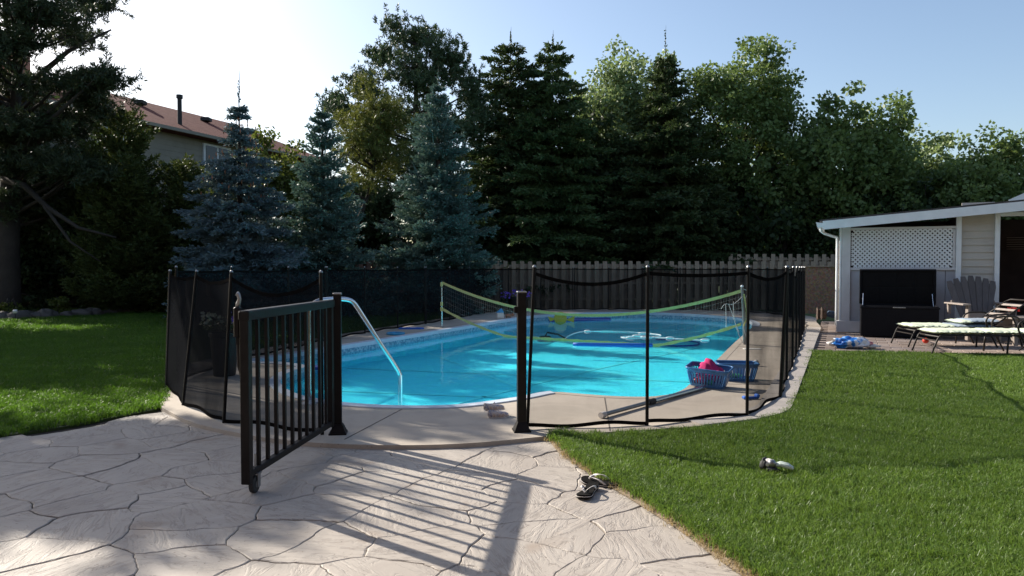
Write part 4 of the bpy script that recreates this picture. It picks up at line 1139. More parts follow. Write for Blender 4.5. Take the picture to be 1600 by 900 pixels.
# siding boards right of the lattice, up to the door, and beyond / above
x_d0, x_d1 = 2.60, 4.0
z = .1
while z < 2.32:
    MB().add([(2.045, .038, z), (x_d0 - .04, .038, z), (x_d0 - .04, .06, z + .13), (2.045, .06, z + .13), (2.045, .075, z), (x_d0 - .04, .075, z), (x_d0 - .04, .08, z + .13), (2.045, .08, z + .13)],
             [(0, 1, 2, 3), (7, 6, 5, 4), (0, 4, 5, 1), (0, 3, 7, 4), (1, 5, 6, 2), (3, 2, 6, 7)]).build('siding_board', M['beige_siding'], sd_)
    MB().add([(x_d1 + .04, .045, z), (SL, .045, z), (SL, .06, z + .13), (x_d1 + .04, .06, z + .13), (x_d1 + .04, .075, z), (SL, .075, z), (SL, .08, z + .13), (x_d1 + .04, .08, z + .13)],
             [(0, 1, 2, 3), (7, 6, 5, 4), (0, 4, 5, 1), (0, 3, 7, 4), (1, 5, 6, 2), (3, 2, 6, 7)]).build('siding_board', M['beige_siding'], sd_)
    z += .13
B(((x_d0 + x_d1) / 2, .06, 2.29), (x_d1 - x_d0 + .1, .03, .10), 'siding_board', M['beige_siding'])
for xx in (x_d0, x_d1): B((xx, .03, 1.12), (.075, .08, 2.24), 'door_frame', M['white_paint'], .004)
B(((x_d0 + x_d1) / 2, .03, 2.21), (x_d1 - x_d0 - .08, .08, .075), 'door_frame', M['white_paint'], .004)
# back, sides, floor, inner wall
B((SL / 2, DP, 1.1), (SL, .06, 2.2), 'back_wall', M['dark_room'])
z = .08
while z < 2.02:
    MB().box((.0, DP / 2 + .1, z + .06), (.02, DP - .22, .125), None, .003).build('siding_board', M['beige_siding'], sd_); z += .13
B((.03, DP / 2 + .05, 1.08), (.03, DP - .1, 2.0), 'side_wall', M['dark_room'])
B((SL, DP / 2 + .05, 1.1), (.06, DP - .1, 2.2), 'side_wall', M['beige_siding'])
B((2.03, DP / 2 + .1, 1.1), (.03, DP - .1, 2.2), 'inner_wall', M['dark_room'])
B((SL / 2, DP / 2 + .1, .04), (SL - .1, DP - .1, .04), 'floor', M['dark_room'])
for k in range(6): B((3.25, DP - .06, 1.62 + k * .045), (.42, .03, .012), 'shelf_slat', M['old_wood'])
# roof: deck, fascia, soffit planks, gutter
def roof_quad(xa, xb, ya, yb, h0, h1, name, mat):
    vs = [(x, y, rz_(x) + h) for h in (h0, h1) for (x, y) in ((xa, ya), (xb, ya), (xb, yb), (xa, yb))]
    return MB().add(vs, [(0, 3, 2, 1), (4, 5, 6, 7), (0, 1, 5, 4), (1, 2, 6, 5), (2, 3, 7, 6), (3, 0, 4, 7)]).build(name, mat, sd_)
rf = roof_quad(-.36, SL + .5, -.345, DP + .2, .0, .03, 'roof', M['shingle_dark'])
roof_quad(-.30, SL + .45, -.36, -.325, -.165, -.002, 'fascia', M['white_paint'])
for k in range(9): roof_quad(-.28, SL + .4, -.32 + .235 * k, -.09 + .235 * k, -.05, -.03, 'soffit_plank', M['soffit'])
gm = MB(); prof = [(-.12, 0), (-.10, -.09), (-.03, -.105), (0, -.10), (0, -.02)]
pr = [(-.30 + a_, b_ + rz_(-.3) - .02) for a_, b_ in prof]
vs = [(a_, -.36, b_) for a_, b_ in pr] + [(a_, DP + .2, b_) for a_, b_ in pr]; m = len(pr)
gm.add(vs, [tuple(range(m)), tuple(range(2 * m - 1, m - 1, -1))] + [(k, k + m, k + 1 + m, k + 1) for k in range(m - 1)])
gm.build('gutter', M['white_paint'], sd_)
MB().tube(smooth_poly([(-.33, -.20, 2.05), (-.33, -.20, 1.98), (-.28, -.16, 1.92), (-.12, -.06, 1.86), (-.05, .05, 1.84), (-.04, .2, 1.8), (-.04, .22, 1.5), (-.04, .22, .1)], 4, closed=False), .026, 10).build('downspout', M['white_paint'], sd_, smooth=True)

# storage chest with lid up
ch = thing('storage_chest', 'large black storage chest with its lid standing open', 'storage chest', sh(.99, -.53), SROT)
CW, CD, CH = 1.24, .62, .56
Bc = lambda c, d, n_, m_, bev=.006: MB().box(c, d, None, bev).build(n_, m_, ch)
Bc((0, -CD / 2, CH / 2), (CW, .03, CH), 'front', M['chest_black']); Bc((0, CD / 2, CH / 2), (CW, .03, CH), 'back', M['chest_black'])
for s_ in (-1, 1): Bc((s_ * (CW / 2 - .015), 0, CH / 2), (.03, CD - .03, CH), 'side', M['chest_black'])
Bc((0, 0, .03), (CW - .06, CD - .03, .03), 'bottom', M['chest_inside'])
Bc((0, -CD / 2 - .018, CH - .035), (CW + .03, .02, .035), 'rim', M['chest_black']); Bc((-.0, -CD / 2 - .032, CH - .03), (.2, .01, .02), 'handle', M['grey_metal'])
ld = Bc((0, CD / 2 + .02, CH + .33), (CW + .03, .035, .66), 'lid', M['chest_black'])
for (c_, d_) in (((0, CD / 2 - .01, CH + .635), (CW, .05, .03)), ((-CW / 2, CD / 2 - .01, CH + .33), (.03, .05, .6)), ((CW / 2, CD / 2 - .01, CH + .33), (.03, .05, .6))):
    o = MB().box(c_, d_, None, .005).build('lid_rim', M['chest_black'], ld)
for k in range(4):
    for j in range(2): o = MB().box((-.44 + .293 * k, CD / 2 - .001, CH + .17 + .30 * j), (.28, .012, .28), None, .008).build('lid_panel', M['chest_inside'], ld)
for s_ in (-1, 1): MB().tube([(s_ * (CW / 2 - .05), CD / 2 - .05, CH + .20), (s_ * (CW / 2 - .04), .12, CH - .02)], .008, 8).build('gas_strut', M['steel'], ch)

# wooden armchair with fan back
ac = thing('adirondack_chair', 'weathered wooden armchair with dark fan back by the shed wall', 'armchair', (8.18, 12.62, 0), R(-8))
# faces -y
for s_ in (-1, 1):
    MB().box((s_ * .42, -.10, .62), (.13, .72, .026), None, .005).build('arm', M['old_wood'], ac)
    MB().box((s_ * .36, -.36, .31), (.04, .10, .60), None, .004).build('leg', M['old_wood'], ac)
    MB().beam((s_ * .33, -.40, .40), (s_ * .33, .45, .08), .035, .12, up=(0, 0, 1)).build('side_rail', M['old_wood'], ac)
    MB().box((s_ * .40, .25, .52), (.05, .06, .2), None, .004).build('arm_support', M['old_wood'], ac)
for k in range(3): MB().box((0, -.405, .40 - .105 * k + .04), (.74, .025, .095), None, .004).build('front_board', M['old_wood'], ac)
for k in range(5): MB().box((0, -.34 + .1 * k, .43 - .035 * k), (.68, .085, .02), None, .004).build('seat_slat', M['old_wood'], ac)
for k in range(7):
    a_ = (k - 3) * .078; L_ = .83 - .014 * abs(k - 3) ** 1.6
    p0 = Vector(((k - 3) * .066, .12, .30)); d = Vector((math.sin(a_), .30, math.cos(a_))).normalized(); p1 = p0 + d * L_
    sx_ = Vector((math.cos(a_), 0, -math.sin(a_))); w0, w1 = .029, .060; th = Vector((0, .02, 0)); vs = []
    for j in range(9):
        t_ = j / 8; ww = w0 + (w1 - w0) * t_; ww = ww if j < 8 else ww * .6
        p = p0.lerp(p1, t_) + d * (0.0 if j < 8 else .012)
        vs += [p - sx_ * ww, p + sx_ * ww, p + sx_ * ww + th, p - sx_ * ww + th]
    fs = [(3, 2, 1, 0), (32, 33, 34, 35)]
    for j in range(8):
        for q in range(4): fs.append((j * 4 + q, j * 4 + (q + 1) % 4, j * 4 + 4 + (q + 1) % 4, j * 4 + 4 + q))
    MB().add(vs, fs).build('back_slat', M['chair_dark'], ac)
MB().box((0, .27, .62), (.72, .03, .09), None, .004).build('back_brace', M['old_wood'], ac)

# loungers
def pad(name, mat, parent, x0, x1, y0, y1, z, th, seed, M4=None):
    nx, ny = max(8, int((x1 - x0) / .03)), 10; vs = []; fs = []
    for top in (1, 0):
        for j in range(ny + 1):
            for i in range(nx + 1):
                u, v = i / nx, j / ny; e = min(1, min(u, 1 - u) * nx / 2.0) ** .5 * min(1, min(v, 1 - v) * ny / 2.0) ** .5
                edge = 1 - e; puck = .006 * math.sin(i * 2.4) * (1 if v in (0, 1) or j in (1, ny - 1) else .2)
                zz = z + th / 2 + (th / 2 * e + puck + .006 * mnoise.noise(Vector((u * 9, v * 5, seed)))) * (1 if top else -1)
                yy = y0 + (y1 - y0) * v + (puck if j in (0,) else (-puck if j == ny else 0))
                vs.append(Vector((x0 + (x1 - x0) * u, yy, zz)))
    N_ = (nx + 1) * (ny + 1)
    for j in range(ny):
        for i in range(nx):
            a_ = j * (nx + 1) + i; fs.append((a_, a_ + 1, a_ + nx + 2, a_ + nx + 1)); fs.append((N_ + a_, N_ + a_ + nx + 1, N_ + a_ + nx + 2, N_ + a_ + 1))
    for i in range(nx):
        fs.append((i, N_ + i, N_ + i + 1, i + 1)); q = ny * (nx + 1) + i; fs.append((q, q + 1, N_ + q + 1, N_ + q))
    for j in range(ny):
        a_ = j * (nx + 1); fs.append((a_, a_ + nx + 1, N_ + a_ + nx + 1, N_ + a_)); a_ += nx; fs.append((a_, N_ + a_, N_ + a_ + nx + 1, a_ + nx + 1))
    if M4: vs = [M4 @ p for p in vs]
    return MB().add(vs, fs).build(name, mat, parent, smooth=True)
def lounger(label, loc, rz, back):
    t = thing('sun_lounger', label, 'sun lounger', loc, rz, group='sun loungers with pale green pads'); hw = .29
    fr = M['brown_tube']
    for s_ in (-1, 1):
        y = s_ * hw
        MB().tube(smooth_poly([(-.06, y, 0), (.0, y, .16), (.05, y, .26), (.14, y, .285), (.6, y, .285), (1.2, y, .285), (1.75, y, .28)], 4, closed=False), .0135, 8).build('side_rail', fr, t, smooth=True)
        MB().tube([(1.02, y, .28), (1.00, y, .15), (.99, y, 0)], .0135, 8).build('leg', fr, t, smooth=True)
        MB().tube([(1.62, y, .28), (1.66, y, .15), (1.70, y, 0)], .0135, 8).build('leg', fr, t, smooth=True)
        MB().tube(smooth_poly([(1.30, y + s_ * .03, 0), (1.16, y + s_ * .03, .28), (1.12, y + s_ * .03, .42), (1.18, y + s_ * .03, .50), (1.32, y + s_ * .03, .52), (1.50, y + s_ * .03, .50), (1.60, y + s_ * .03, .30)], 4, closed=False), .014, 8).build('armrest', fr, t, smooth=True)
    MB().tube([(.02, -hw, .20), (.02, hw, .20)], .010, 8).build('cross_bar', fr, t); MB().tube([(.05, -hw, .26), (.0, 0, .265), (.05, hw, .26)], .012, 8).build('cross_bar', fr, t)
    for k in range(8): MB().box((.15 + .13 * k, 0, .286), (.05, hw * 2 - .02, .006)).build('slat', fr, t)
    if back == 'raised':
        h0 = Vector((1.22, 0, .30)); d = Vector((.62, 0, .46)).normalized(); L_ = .74
        pts = [h0 + Vector((0, -hw + .03, 0)), h0 + d * (L_ - .06) + Vector((0, -hw + .03, 0)), h0 + d * L_ + Vector((0, -hw + .09, 0)), h0 + d * L_ + Vector((0, hw - .09, 0)), h0 + d * (L_ - .06) + Vector((0, hw - .03, 0)), h0 + Vector((0, hw - .03, 0))]
        bf = MB().tube(pts, .0135, 8).build('back_frame', fr, t, smooth=True)
        for k in range(5):
            p = h0 + d * (.10 + .125 * k); MB().beam(p + Vector((0, -hw + .035, 0)), p + Vector((0, hw - .035, 0)), .045, .006, up=d.cross(Vector((0, 1, 0)))).build('back_slat', M['old_wood'], t)
        pad('cushion', M['cushion'], t, .0, .70, -hw, hw, .295, .06, 1)
        pad('cushion', M['cushion_blue'], t, .66, 1.28, -hw, hw, .30, .055, 2)
        pad('folded_cushion', M['cushion'], t, .78, .98, -hw + .02, hw - .02, .365, .055, 3)
        pad('folded_cushion', M['cushion_blue'], t, .93, 1.42, -hw + .02, hw - .02, .375, .06, 4, Matrix.Translation((0, 0, -.0)) )
    else:
        pad('cushion', M['cushion'], t, .0, .74, -hw, hw, .295, .065, 5)
        pad('cushion', M['cushion'], t, .745, 1.25, -hw, hw, .295, .065, 6)
        pad('cushion', M['cushion'], t, 1.255, 1.85, -hw, hw, .295, .065, 7)
        for s_ in (-1, 1):
            MB().tube([(1.35, s_ * .2, .28), (1.75, s_ * .2, .02)], .011, 8).build('brace', fr, t); MB().tube([(1.8, s_ * .2, .28), (1.45, s_ * .2, .02)], .011, 8).build('brace', fr, t)
    return t
lounger('nearer sun lounger with flat pale green pads at the lawn edge', (6.16, 10.74, -.015), R(-4), 'flat')
lounger('rear sun lounger with its slatted back raised and pads folded over', (6.40, 11.80, -.015), R(-3), 'raised')
o = lumpy('ball', M['toy_red'], None, (0, 0, .045), .05, 3, 1, 1, .9, .1, n_=8); o.location = (6.88, 12.0, -.01); tag(o, 'small orange red ball under the loungers', 'ball')
# side table with red flowers
tb = thing('side_table', 'low weathered wooden table to the right of the loungers', 'table', (8.62, 11.95, -.015), R(-6))
for k in range(4): MB().box((0, -.24 + .16 * k, .44), (.95, .15, .03), None, .004).build('top_board', M['old_wood'], tb)
for sx_ in (-.4, .4):
    for sy_ in (-.24, .24): MB().box((sx_, sy_, .21), (.06, .06, .43), None, .004).build('leg', M['old_wood'], tb)
t = thing('flower_pot', 'small pot of red flowers standing on the wooden table', 'flower pot', (8.36, 12.08, .445))
MB().lathe([(.045, 0), (.06, .07), (.055, .075), (.02, .07)], (0, 0, 0), 12).build('pot', M['pot'], t)
r = random.Random(4)
for k in range(26):
    p = Vector((r.uniform(-.09, .09), r.uniform(-.07, .07), .08 + r.random() * .05)); nrm = Vector((r.uniform(-.5, .5), -1, .7)).normalized(); s_, u_, _ = frame(nrm)
    MB().add([p] + [p + (s_ * math.cos(m * PI / 4) + u_ * math.sin(m * PI / 4)) * (.024 if m % 2 else .014) + nrm * .006 for m in range(8)], [(0, 1 + m, 1 + (m + 1) % 8) for m in range(8)]).build('flower', M['flower_red'], t)

# chipboard panel and wooden fences
cbp = thing('chipboard_panel', 'brown chipboard fence panel between the mesh fence and the shed', 'fence panel', (8.55, 18.7, 0), R(-8))
MB().box((0, 0, .66), (2.0, .03, 1.22)).build('board', M['osb'], cbp)
MB().box((0, -.03, 1.285), (2.04, .07, .035)).build('cap_rail', M['fence_wood'], cbp)
for s_ in (-1, 1): MB().box((s_ * 1.0, .06, .6), (.09, .09, 1.3)).build('post', M['fence_wood'], cbp)
def board_fence(label, xa, xb, y, h, zb, mat, sl=0.0, pick=2000, step=.138, mates=None):
    t = thing('wooden_fence', label, 'wooden fence', (xa, y, 0)); m = int((xb - xa) / step)
    front = None; back = None
    for k in range(m):
        fr_ = k % 2 == 0; x = step * k; yy = x * sl
        if fr_:
            if front is None: front = MB().add([(-.07, -.01, zb), (.07, -.01, zb), (.07, .01, zb), (-.07, .01, zb), (-.07, -.01, h - .012), (.07, -.01, h - .012), (.07, .01, h - .012), (-.07, .01, h - .012), (-.062, -.01, h), (.062, -.01, h), (.062, .01, h), (-.062, .01, h)],
                    [(0, 1, 5, 4), (4, 5, 9, 8), (3, 7, 6, 2), (7, 11, 10, 6), (8, 9, 10, 11), (0, 4, 7, 3), (1, 2, 6, 5), (4, 8, 11, 7), (5, 6, 10, 9)]).build('board', mat, t); o = front
            else: o = bpy.data.objects.new('board', front.data); COL.objects.link(o); o.parent = t
            o.location = (x, yy, rng.uniform(-.012, .012)); o.rotation_euler = (0, rng.uniform(-.006, .006), math.atan(sl))
        else:
            if back is None: back = o = MB().box((0, .105, (h - .09 + zb) / 2), (.14, .02, h - .09 - zb)).build('board', mat, t)
            else: o = bpy.data.objects.new('board', back.data); COL.objects.link(o); o.parent = t
            o.location = (x, yy, rng.uniform(-.03, .01)); o.rotation_euler = (0, rng.uniform(-.006, .006), math.atan(sl))
    for z in (h - .18, h * .5, .2):
        MB().beam((0, .037, z), (xb - xa, .037 + (xb - xa) * sl, z), .035, .07, up=(0, 0, 1)).build('rail', mat, t)
    return t
board_fence('weathered board fence running behind the far side of the pool', -1.6, 12.2, 24.0, 1.46, -.15, M['fence_wood'], 0.0)
board_fence('second farther board fence seen above the first at right', 7.7, 13.2, 25.5, 1.72, -.15, M['fence_wood'], 0.0, step=.15)
board_fence('dark reddish board fence hidden behind the spruces at left', -9.2, -1.8, 24.2, 1.58, -.15, M['fence_red'], 0.0)

# ------------------------------------------------------------------ kneeling person at the shed corner
pr_ = thing('person', 'person in jeans and brown boots kneeling behind the shed corner', 'person', (7.05, 16.55, 0))
def skin_body(name, verts, edges, radii, mat, parent, rootv=0, lv=2):
    me = bpy.data.meshes.new(name); me.from_pydata(verts, edges, []); me.update()
    o = link_mesh(name, me, mat, parent)
    md = o.modifiers.new('skin', 'SKIN'); md.use_smooth_shade = True
    for i, r_ in enumerate(radii):
        sv = me.skin_vertices[0].data[i]; sv.radius = (r_, r_) if not isinstance(r_, tuple) else r_; sv.use_root = (i == rootv)
    ss = o.modifiers.new('sub', 'SUBSURF'); ss.levels = lv; ss.render_levels = lv
    return o
vb = [(.62, 0, .50), (.64, 0, .72), (.70, 0, .92), (.76, 0, 1.02), (.80, 0, 1.12),
      (.62, -.10, .46), (.50, -.12, .12), (.30, -.12, .20), (.12, -.12, .24),
      (.62, .10, .46), (.56, .12, .10), (.34, .12, .14), (.16, .12, .18),
      (.72, -.19, .93), (.88, -.22, .70), (1.06, -.16, .58), (.72, .19, .93), (.90, .22, .70), (1.08, .14, .60)]
eb = [(0, 1), (1, 2), (2, 3), (3, 4), (0, 5), (5, 6), (6, 7), (7, 8), (0, 9), (9, 10), (10, 11), (11, 12), (2, 13), (13, 14), (14, 15), (2, 16), (16, 17), (17, 18)]
rb = [(.13, .16), (.12, .15), (.12, .17), .06, .055, .09, .065, .058, .045, .09, .065, .058, .045, .055, .045, .035, .055, .045, .035]
skin_body('body', vb, eb, rb, M['jeans'], pr_)
lumpy('head', M['skin'], pr_, (.84, 0, 1.24), .095, 1, 1, .85, 1.2, .05, n_=12); lumpy('hair', M['hair'], pr_, (.825, 0, 1.275), .10, 2, 1, .9, .95, .1, n_=12)
for y_ in (-.16, .14):
    lumpy('hand', M['skin'], pr_, (1.11, y_, .56), .04, 3, 1.5, .9, .6, .1, n_=8)
def boot(y, zc):
    # sole upright, toe down, seen from behind
    b = lumpy('boot', M['boot'], pr_, (.06, y, zc), .06, y * 9, .9, .78, 1.9, .15, n_=10)
    o_ = [(-.05, -.0), (0, -.045), (.1, -.04), (.16, -.048), (.22, -.04), (.25, 0), (.22, .04), (.16, .045), (.1, .035), (0, .04)]
    mb = MB(); m = len(o_); vs = [(-.012, y + q[1], zc + .12 - q[0]) for q in o_] + [(.012, y + q[1], zc + .12 - q[0]) for q in o_]
    mb.add(vs, [tuple(range(m)), tuple(range(2 * m - 1, m - 1, -1))] + [(k, m + k, m + (k + 1) % m, (k + 1) % m) for k in range(m)]).build('sole', M['boot'], pr_)
boot(-.12, .19); boot(.12, .17)

# ------------------------------------------------------------------ houses
hs = thing('house', 'beige two storey house with red brown roof behind the left trees', 'house', (-13, 27.8, 0))
ua = Vector((.379, .925, 0)); un = Vector((-.925, .379, 0))
def hw_(s_, t_, z): return Vector((-13, 27.8, z)) + ua * s_ + un * t_
S0, S1, WD, EV, RG = -6.0, 9.8, 8.0, 6.5, 8.4
MB().add([hw_(S0, .0, -.2), hw_(S1 - .4, .0, -.2), hw_(S1 - .4, WD, -.2), hw_(S0, WD, -.2), hw_(S0, 0, EV), hw_(S1 - .4, 0, EV), hw_(S1 - .4, WD, EV), hw_(S0, WD, EV)], [(0, 1, 5, 4), (1, 2, 6, 5), (2, 3, 7, 6), (3, 0, 4, 7), (4, 5, 6, 7)]).build('wall', M['house_siding'], hs, world=True)
z = 2.5
while z < EV - .1:
    MB().add([hw_(S0, -.012, z), hw_(S1 - .4, -.012, z), hw_(S1 - .4, -.004, z + .19), hw_(S0, -.004, z + .19)], [(0, 1, 2, 3)]).add([hw_(S0, -.012, z), hw_(S1 - .4, -.012, z), hw_(S1 - .4, -.001, z), hw_(S0, -.001, z)], [(3, 2, 1, 0)]).build('siding_board', M['house_siding'], hs, world=True); z += .2
e0, e1 = hw_(S0 - .4, -.5, EV - .02), hw_(S1, -.5, EV - .02); e2, e3 = hw_(S1, WD + .5, EV - .02), hw_(S0 - .4, WD + .5, EV - .02); r0, r1 = hw_(S0 + 3.6, WD / 2, RG), hw_(S1 - 1.2 - 1.4, WD / 2, RG)
T_ = Vector((0, 0, .12))
rf = MB().add([e0, e1, e2, e3, r0, r1, e0 - T_, e1 - T_, e2 - T_, e3 - T_], [(0, 1, 5, 4), (1, 2, 5), (2, 3, 4, 5), (3, 0, 4), (0, 6, 7, 1), (1, 7, 8, 2), (2, 8, 9, 3), (3, 9, 6, 0), (6, 9, 8, 7)]).build('roof', M['shingle'], hs, world=True)
def kid(mb, name, mat, par, root, smooth=False):
    c = mb.build(name, mat, None, smooth=smooth); c.parent = par; c.data.transform(Matrix.Translation(-root.location)); return c
slope = (RG - EV) / (WD / 2 + .5)
def onroof(s_, t_): return hw_(s_, t_, EV + (t_ + .5) * slope)
MB().beam(e0 + Vector((0, 0, -.04)) - un * .05, e1 + Vector((0, 0, -.04)) - un * .05, .1, .12, up=(0, 0, 1)).build('gutter', M['house_siding'], hs, world=True)
p = onroof(.9, .55); kid(MB().tube([p - T_, p + Vector((0, 0, 1.05))], .085, 12).tube([p + Vector((0, 0, 1.0)), p + Vector((0, 0, 1.14))], .125, 12), 'vent_pipe', M['rake_dark'], rf, hs)
for (s_, t_) in ((1.0, 2.8), (4.3, 2.6), (7.0, 2.4)):
    p = onroof(s_, t_); kid(MB().box(p + Vector((0, 0, .1)), (.4, .4, .18), None, .03), 'roof_vent', M['rake_dark'], rf, hs)
p = onroof(4.0, .9); kid(MB().tube([p, p + Vector((0, 0, .35))], .06, 8), 'vent_pipe', M['rake_dark'], rf, hs)
p = hw_(-3.0, 4.4, 8.3); kid(MB().box(p, (.7, .7, 1.6)), 'chimney', M['toy_brown'], rf, hs)
for s_ in (1.5, -2.9):
    wf_ = MB().box(hw_(s_ + .75, -.03, 5.68), (1.5, .08, 1.15), Matrix.Rotation(math.atan2(.925, .379), 3, 'Z')).build('window', M['white_paint'], hs, world=True)
    for q in (.40, 1.10): kid(MB().box(hw_(s_ + q, -.07, 5.68), (.58, .04, .98), Matrix.Rotation(math.atan2(.925, .379), 3, 'Z')), 'pane', M['glass_dark'], wf_, hs)
h2 = thing('house', 'corner of a house with a white roof edge above the shed roof at right', 'house', (13.75, 19.6, 0), R(-33))
MB().box((2.2, .6, 1.2), (4.0, 1.1, 2.8)).build('wall', M['beige_siding'], h2)
for y_ in (-.2,):
    vs = [(-.2, y_, 3.08), (2.3, y_, 4.3), (4.8, y_, 3.08)]
    MB().add([vs[0], vs[1], (2.3, 1.3, 4.3), (-.2, 1.3, 3.08), vs[2], (4.8, 1.3, 3.08)], [(0, 1, 2, 3), (1, 4, 5, 2)]).build('roof', M['shingle_dark'], h2)
    MB().beam((-.25, y_ - .02, 3.00), (2.3, y_ - .02, 4.23), .04, .16, up=(0, 0, 1)).build('rake_board', M['white_paint'], h2); MB().beam((4.85, y_ - .02, 3.00), (2.3, y_ - .02, 4.23), .04, .16, up=(0, 0, 1)).build('rake_board', M['white_paint'], h2)
    MB().add([(.1, -.01, 3.05), (4.3, -.01, 3.05), (2.2, -.01, 4.1)], [(0, 1, 2)]).build('gable', M['beige_siding'], h2)

h3 = thing('house', 'unseen dark brick house added behind the patio to block sky light', 'house', (-1, -2.4, 0))  # unseen house, added to hold back part of the sky light
MB().box((0, -4, 2.9), (26, 8, 6.2)).build('wall', M['brick_dark'], h3)
MB().add([(-13.5, .5, 5.9), (13.5, .5, 5.9), (13.5, -4, 8.0), (-13.5, -4, 8.0), (-13.5, -8.5, 5.9), (13.5, -8.5, 5.9)], [(0, 1, 2, 3), (3, 2, 5, 4), (0, 4, 5, 1), (0, 3, 4), (1, 5, 2)]).build('roof', M['shingle_dark'], h3)
for x_ in (-8, -4, 4, 8):
    for z_ in (1.5, 4.3):
        w_ = MB().box((x_, .02, z_), (1.6, .1, 1.3)).build('window', M['white_paint'], h3); MB().box((x_, .08, z_), (1.45, .03, 1.15)).build('pane', M['glass_dark'], w_)
# ------------------------------------------------------------------ trees
def quads_from(C, A, Bv, mode='leaf'):
    """C centre/base (n,3), A along, Bv across: one rhombic leaf per row"""
    n_ = len(C); V = np.empty((n_, 4, 3), dtype=np.float32)
    V[:, 0] = C; V[:, 1] = C + A * .45 + Bv; V[:, 2] = C + A; V[:, 3] = C + A * .45 - Bv
    return V.reshape(-1, 3), np.arange(n_ * 4).reshape(n_, 4)
def unit(v): return v / np.maximum(np.linalg.norm(v, axis=1, keepdims=True), 1e-9)
def trunk_mesh(root, pts, rads, limbs=(), mat='bark', seg=9):
    mb = MB(); mb.tube(smooth_poly(pts, 3, closed=False), list(np.interp(np.linspace(0, len(pts) - 1, (len(pts) - 1) * 3 + 1), range(len(pts)), rads)), seg)
    for l, r0_ in limbs:
        l = [Vector(p) for p in l]; m = len(l); mb.tube(l, [r0_ * (1 - .75 * k / (m - 1)) for k in range(m)], 6)
    return mb.build('trunk', M[mat], root, smooth=True)
def conifer(label, x, y, H, Rb, mat, seed, z0=.25, per_m=4.4, nb=8, droop=.25, rise=.35, dens=1.0, name='spruce_tree', nsz=1.0, top_thin=0.0, pw=.85, leader=.5, cones=False, nn=3, shoots=0):
    r = np.random.default_rng(seed); t = thing(name, label, 'tree', (x, y, 0), group=None)
    trunk_mesh(t, [(0, 0, -.1), (0, 0, H * .5), (0, 0, H * .85), (0, 0, H)], [.035 * H * .5 + .02, .018 * H * .5 + .02, .02, .005])
    C = []; D = []; Sz = []
    nw = int((H - z0) * per_m); hs_ = z0 + (H - z0 - .12) * (np.arange(nw) + r.uniform(-.3, .3, nw)) / nw
    lob = r.uniform(0, 6.28, 3)
    for h in hs_:
        f = (H - h) / (H - z0); R0 = Rb * max(f, 0.02) ** pw
        if f < top_thin: R0 *= .55
        k = max(4, int(nb * (.55 + .6 * f))); az0 = r.uniform(0, 6.28); R0 *= r.uniform(.88, 1.10)
        for q in range(k):
            az = az0 + 2 * PI * q / k + r.uniform(-.3, .3)
            L = R0 * r.uniform(.72, 1.18) * (1 + .13 * math.sin(2 * az + lob[0]) + .1 * math.sin(3 * az + h * 1.7 + lob[1]))
            if L < .08: L = .08
            if r.random() < .06: L *= .5
            ns = max(4, int(L / .10)); s = (np.arange(ns) + .5) / ns
            h_ = h + r.uniform(-.15, .15) * min(1, f * 4)
            upf = rise * (1 - f) + .05; dx, dy = math.cos(az), math.sin(az)
            def path(s): return np.stack([dx * L * s, dy * L * s, h_ + L * (upf * s - droop * (.4 + f) * s ** 1.6 + .18 * f * s ** 4)], 1)
            P = path(s); tang = unit(path(s + .02) - path(s - .02))
            # main axis needles
            C.append(P); D.append(tang); Sz.append(np.full(ns, 1.0))
            side = np.array([-dy, dx, 0.0])
            for sg in (-1, 1):
                tl = (L * .40) * (1.02 - s) ** .45 * r.uniform(.65, 1.15, ns) + .07
                tl = np.minimum(tl, .55)
                td = unit(tang * .75 + side * sg * .8 + np.array([0, 0, -.12]) + r.normal(0, .12, (ns, 3)))
                nn_ = 5
                for w_ in range(nn_):
                    a_ = (w_ + .6) / nn_
                    keep = (tl > .08 * w_)
                    pp = P + td * (tl * a_)[:, None]; pp[:, 2] -= .10 * (a_ ** 2) * tl
                    C.append(pp[keep]); D.append(td[keep]); Sz.append(np.full(keep.sum(), .9))
                    if dens > .9 and w_ in (1, 3):
                        # sub-twigs
                        std = unit(td + tang * .8 + r.normal(0, .25, td.shape))
                        pp2 = pp + std * .07; C.append(pp2[keep]); D.append(std[keep]); Sz.append(np.full(keep.sum(), .85))
    # leader and side candles at the tip
    m = 10; lz = H - .12 + leader * np.linspace(0, 1, m); C.append(np.stack([np.zeros(m), np.zeros(m), lz - .1], 1)); D.append(np.tile([0, 0, 1.0], (m, 1))); Sz.append(np.linspace(.7, .3, m))
    C = np.concatenate(C); D = np.concatenate(D); Sz = np.concatenate(Sz)
    nn_ = nn; Cs, As, Bs = [], [], []
    for q in range(nn_):
        rd = r.normal(0, 1, C.shape); rd[:, 2] += .25; dr = unit(D * 1.3 + unit(rd) * .85)
        ln = (.115 * nsz * Sz * r.uniform(.7, 1.25, len(C)))[:, None]
        ac_ = unit(np.cross(dr, r.normal(0, 1, C.shape))); jit = r.normal(0, .012, C.shape)
        Cs.append(C + jit); As.append(dr * ln); Bs.append(ac_ * (.021 * nsz) * r.uniform(.7, 1.2, (len(C), 1)))
    V, F = quads_from(np.concatenate(Cs), np.concatenate(As), np.concatenate(Bs))
    np_mesh('crown', V, F, M[mat], t)
    MB().tube([(0, 0, H - .2), (.01, 0, H + leader * .6), (.02, 0, H + leader)], [.012, .008, .003], 5).build('leader', M['bark'], t)
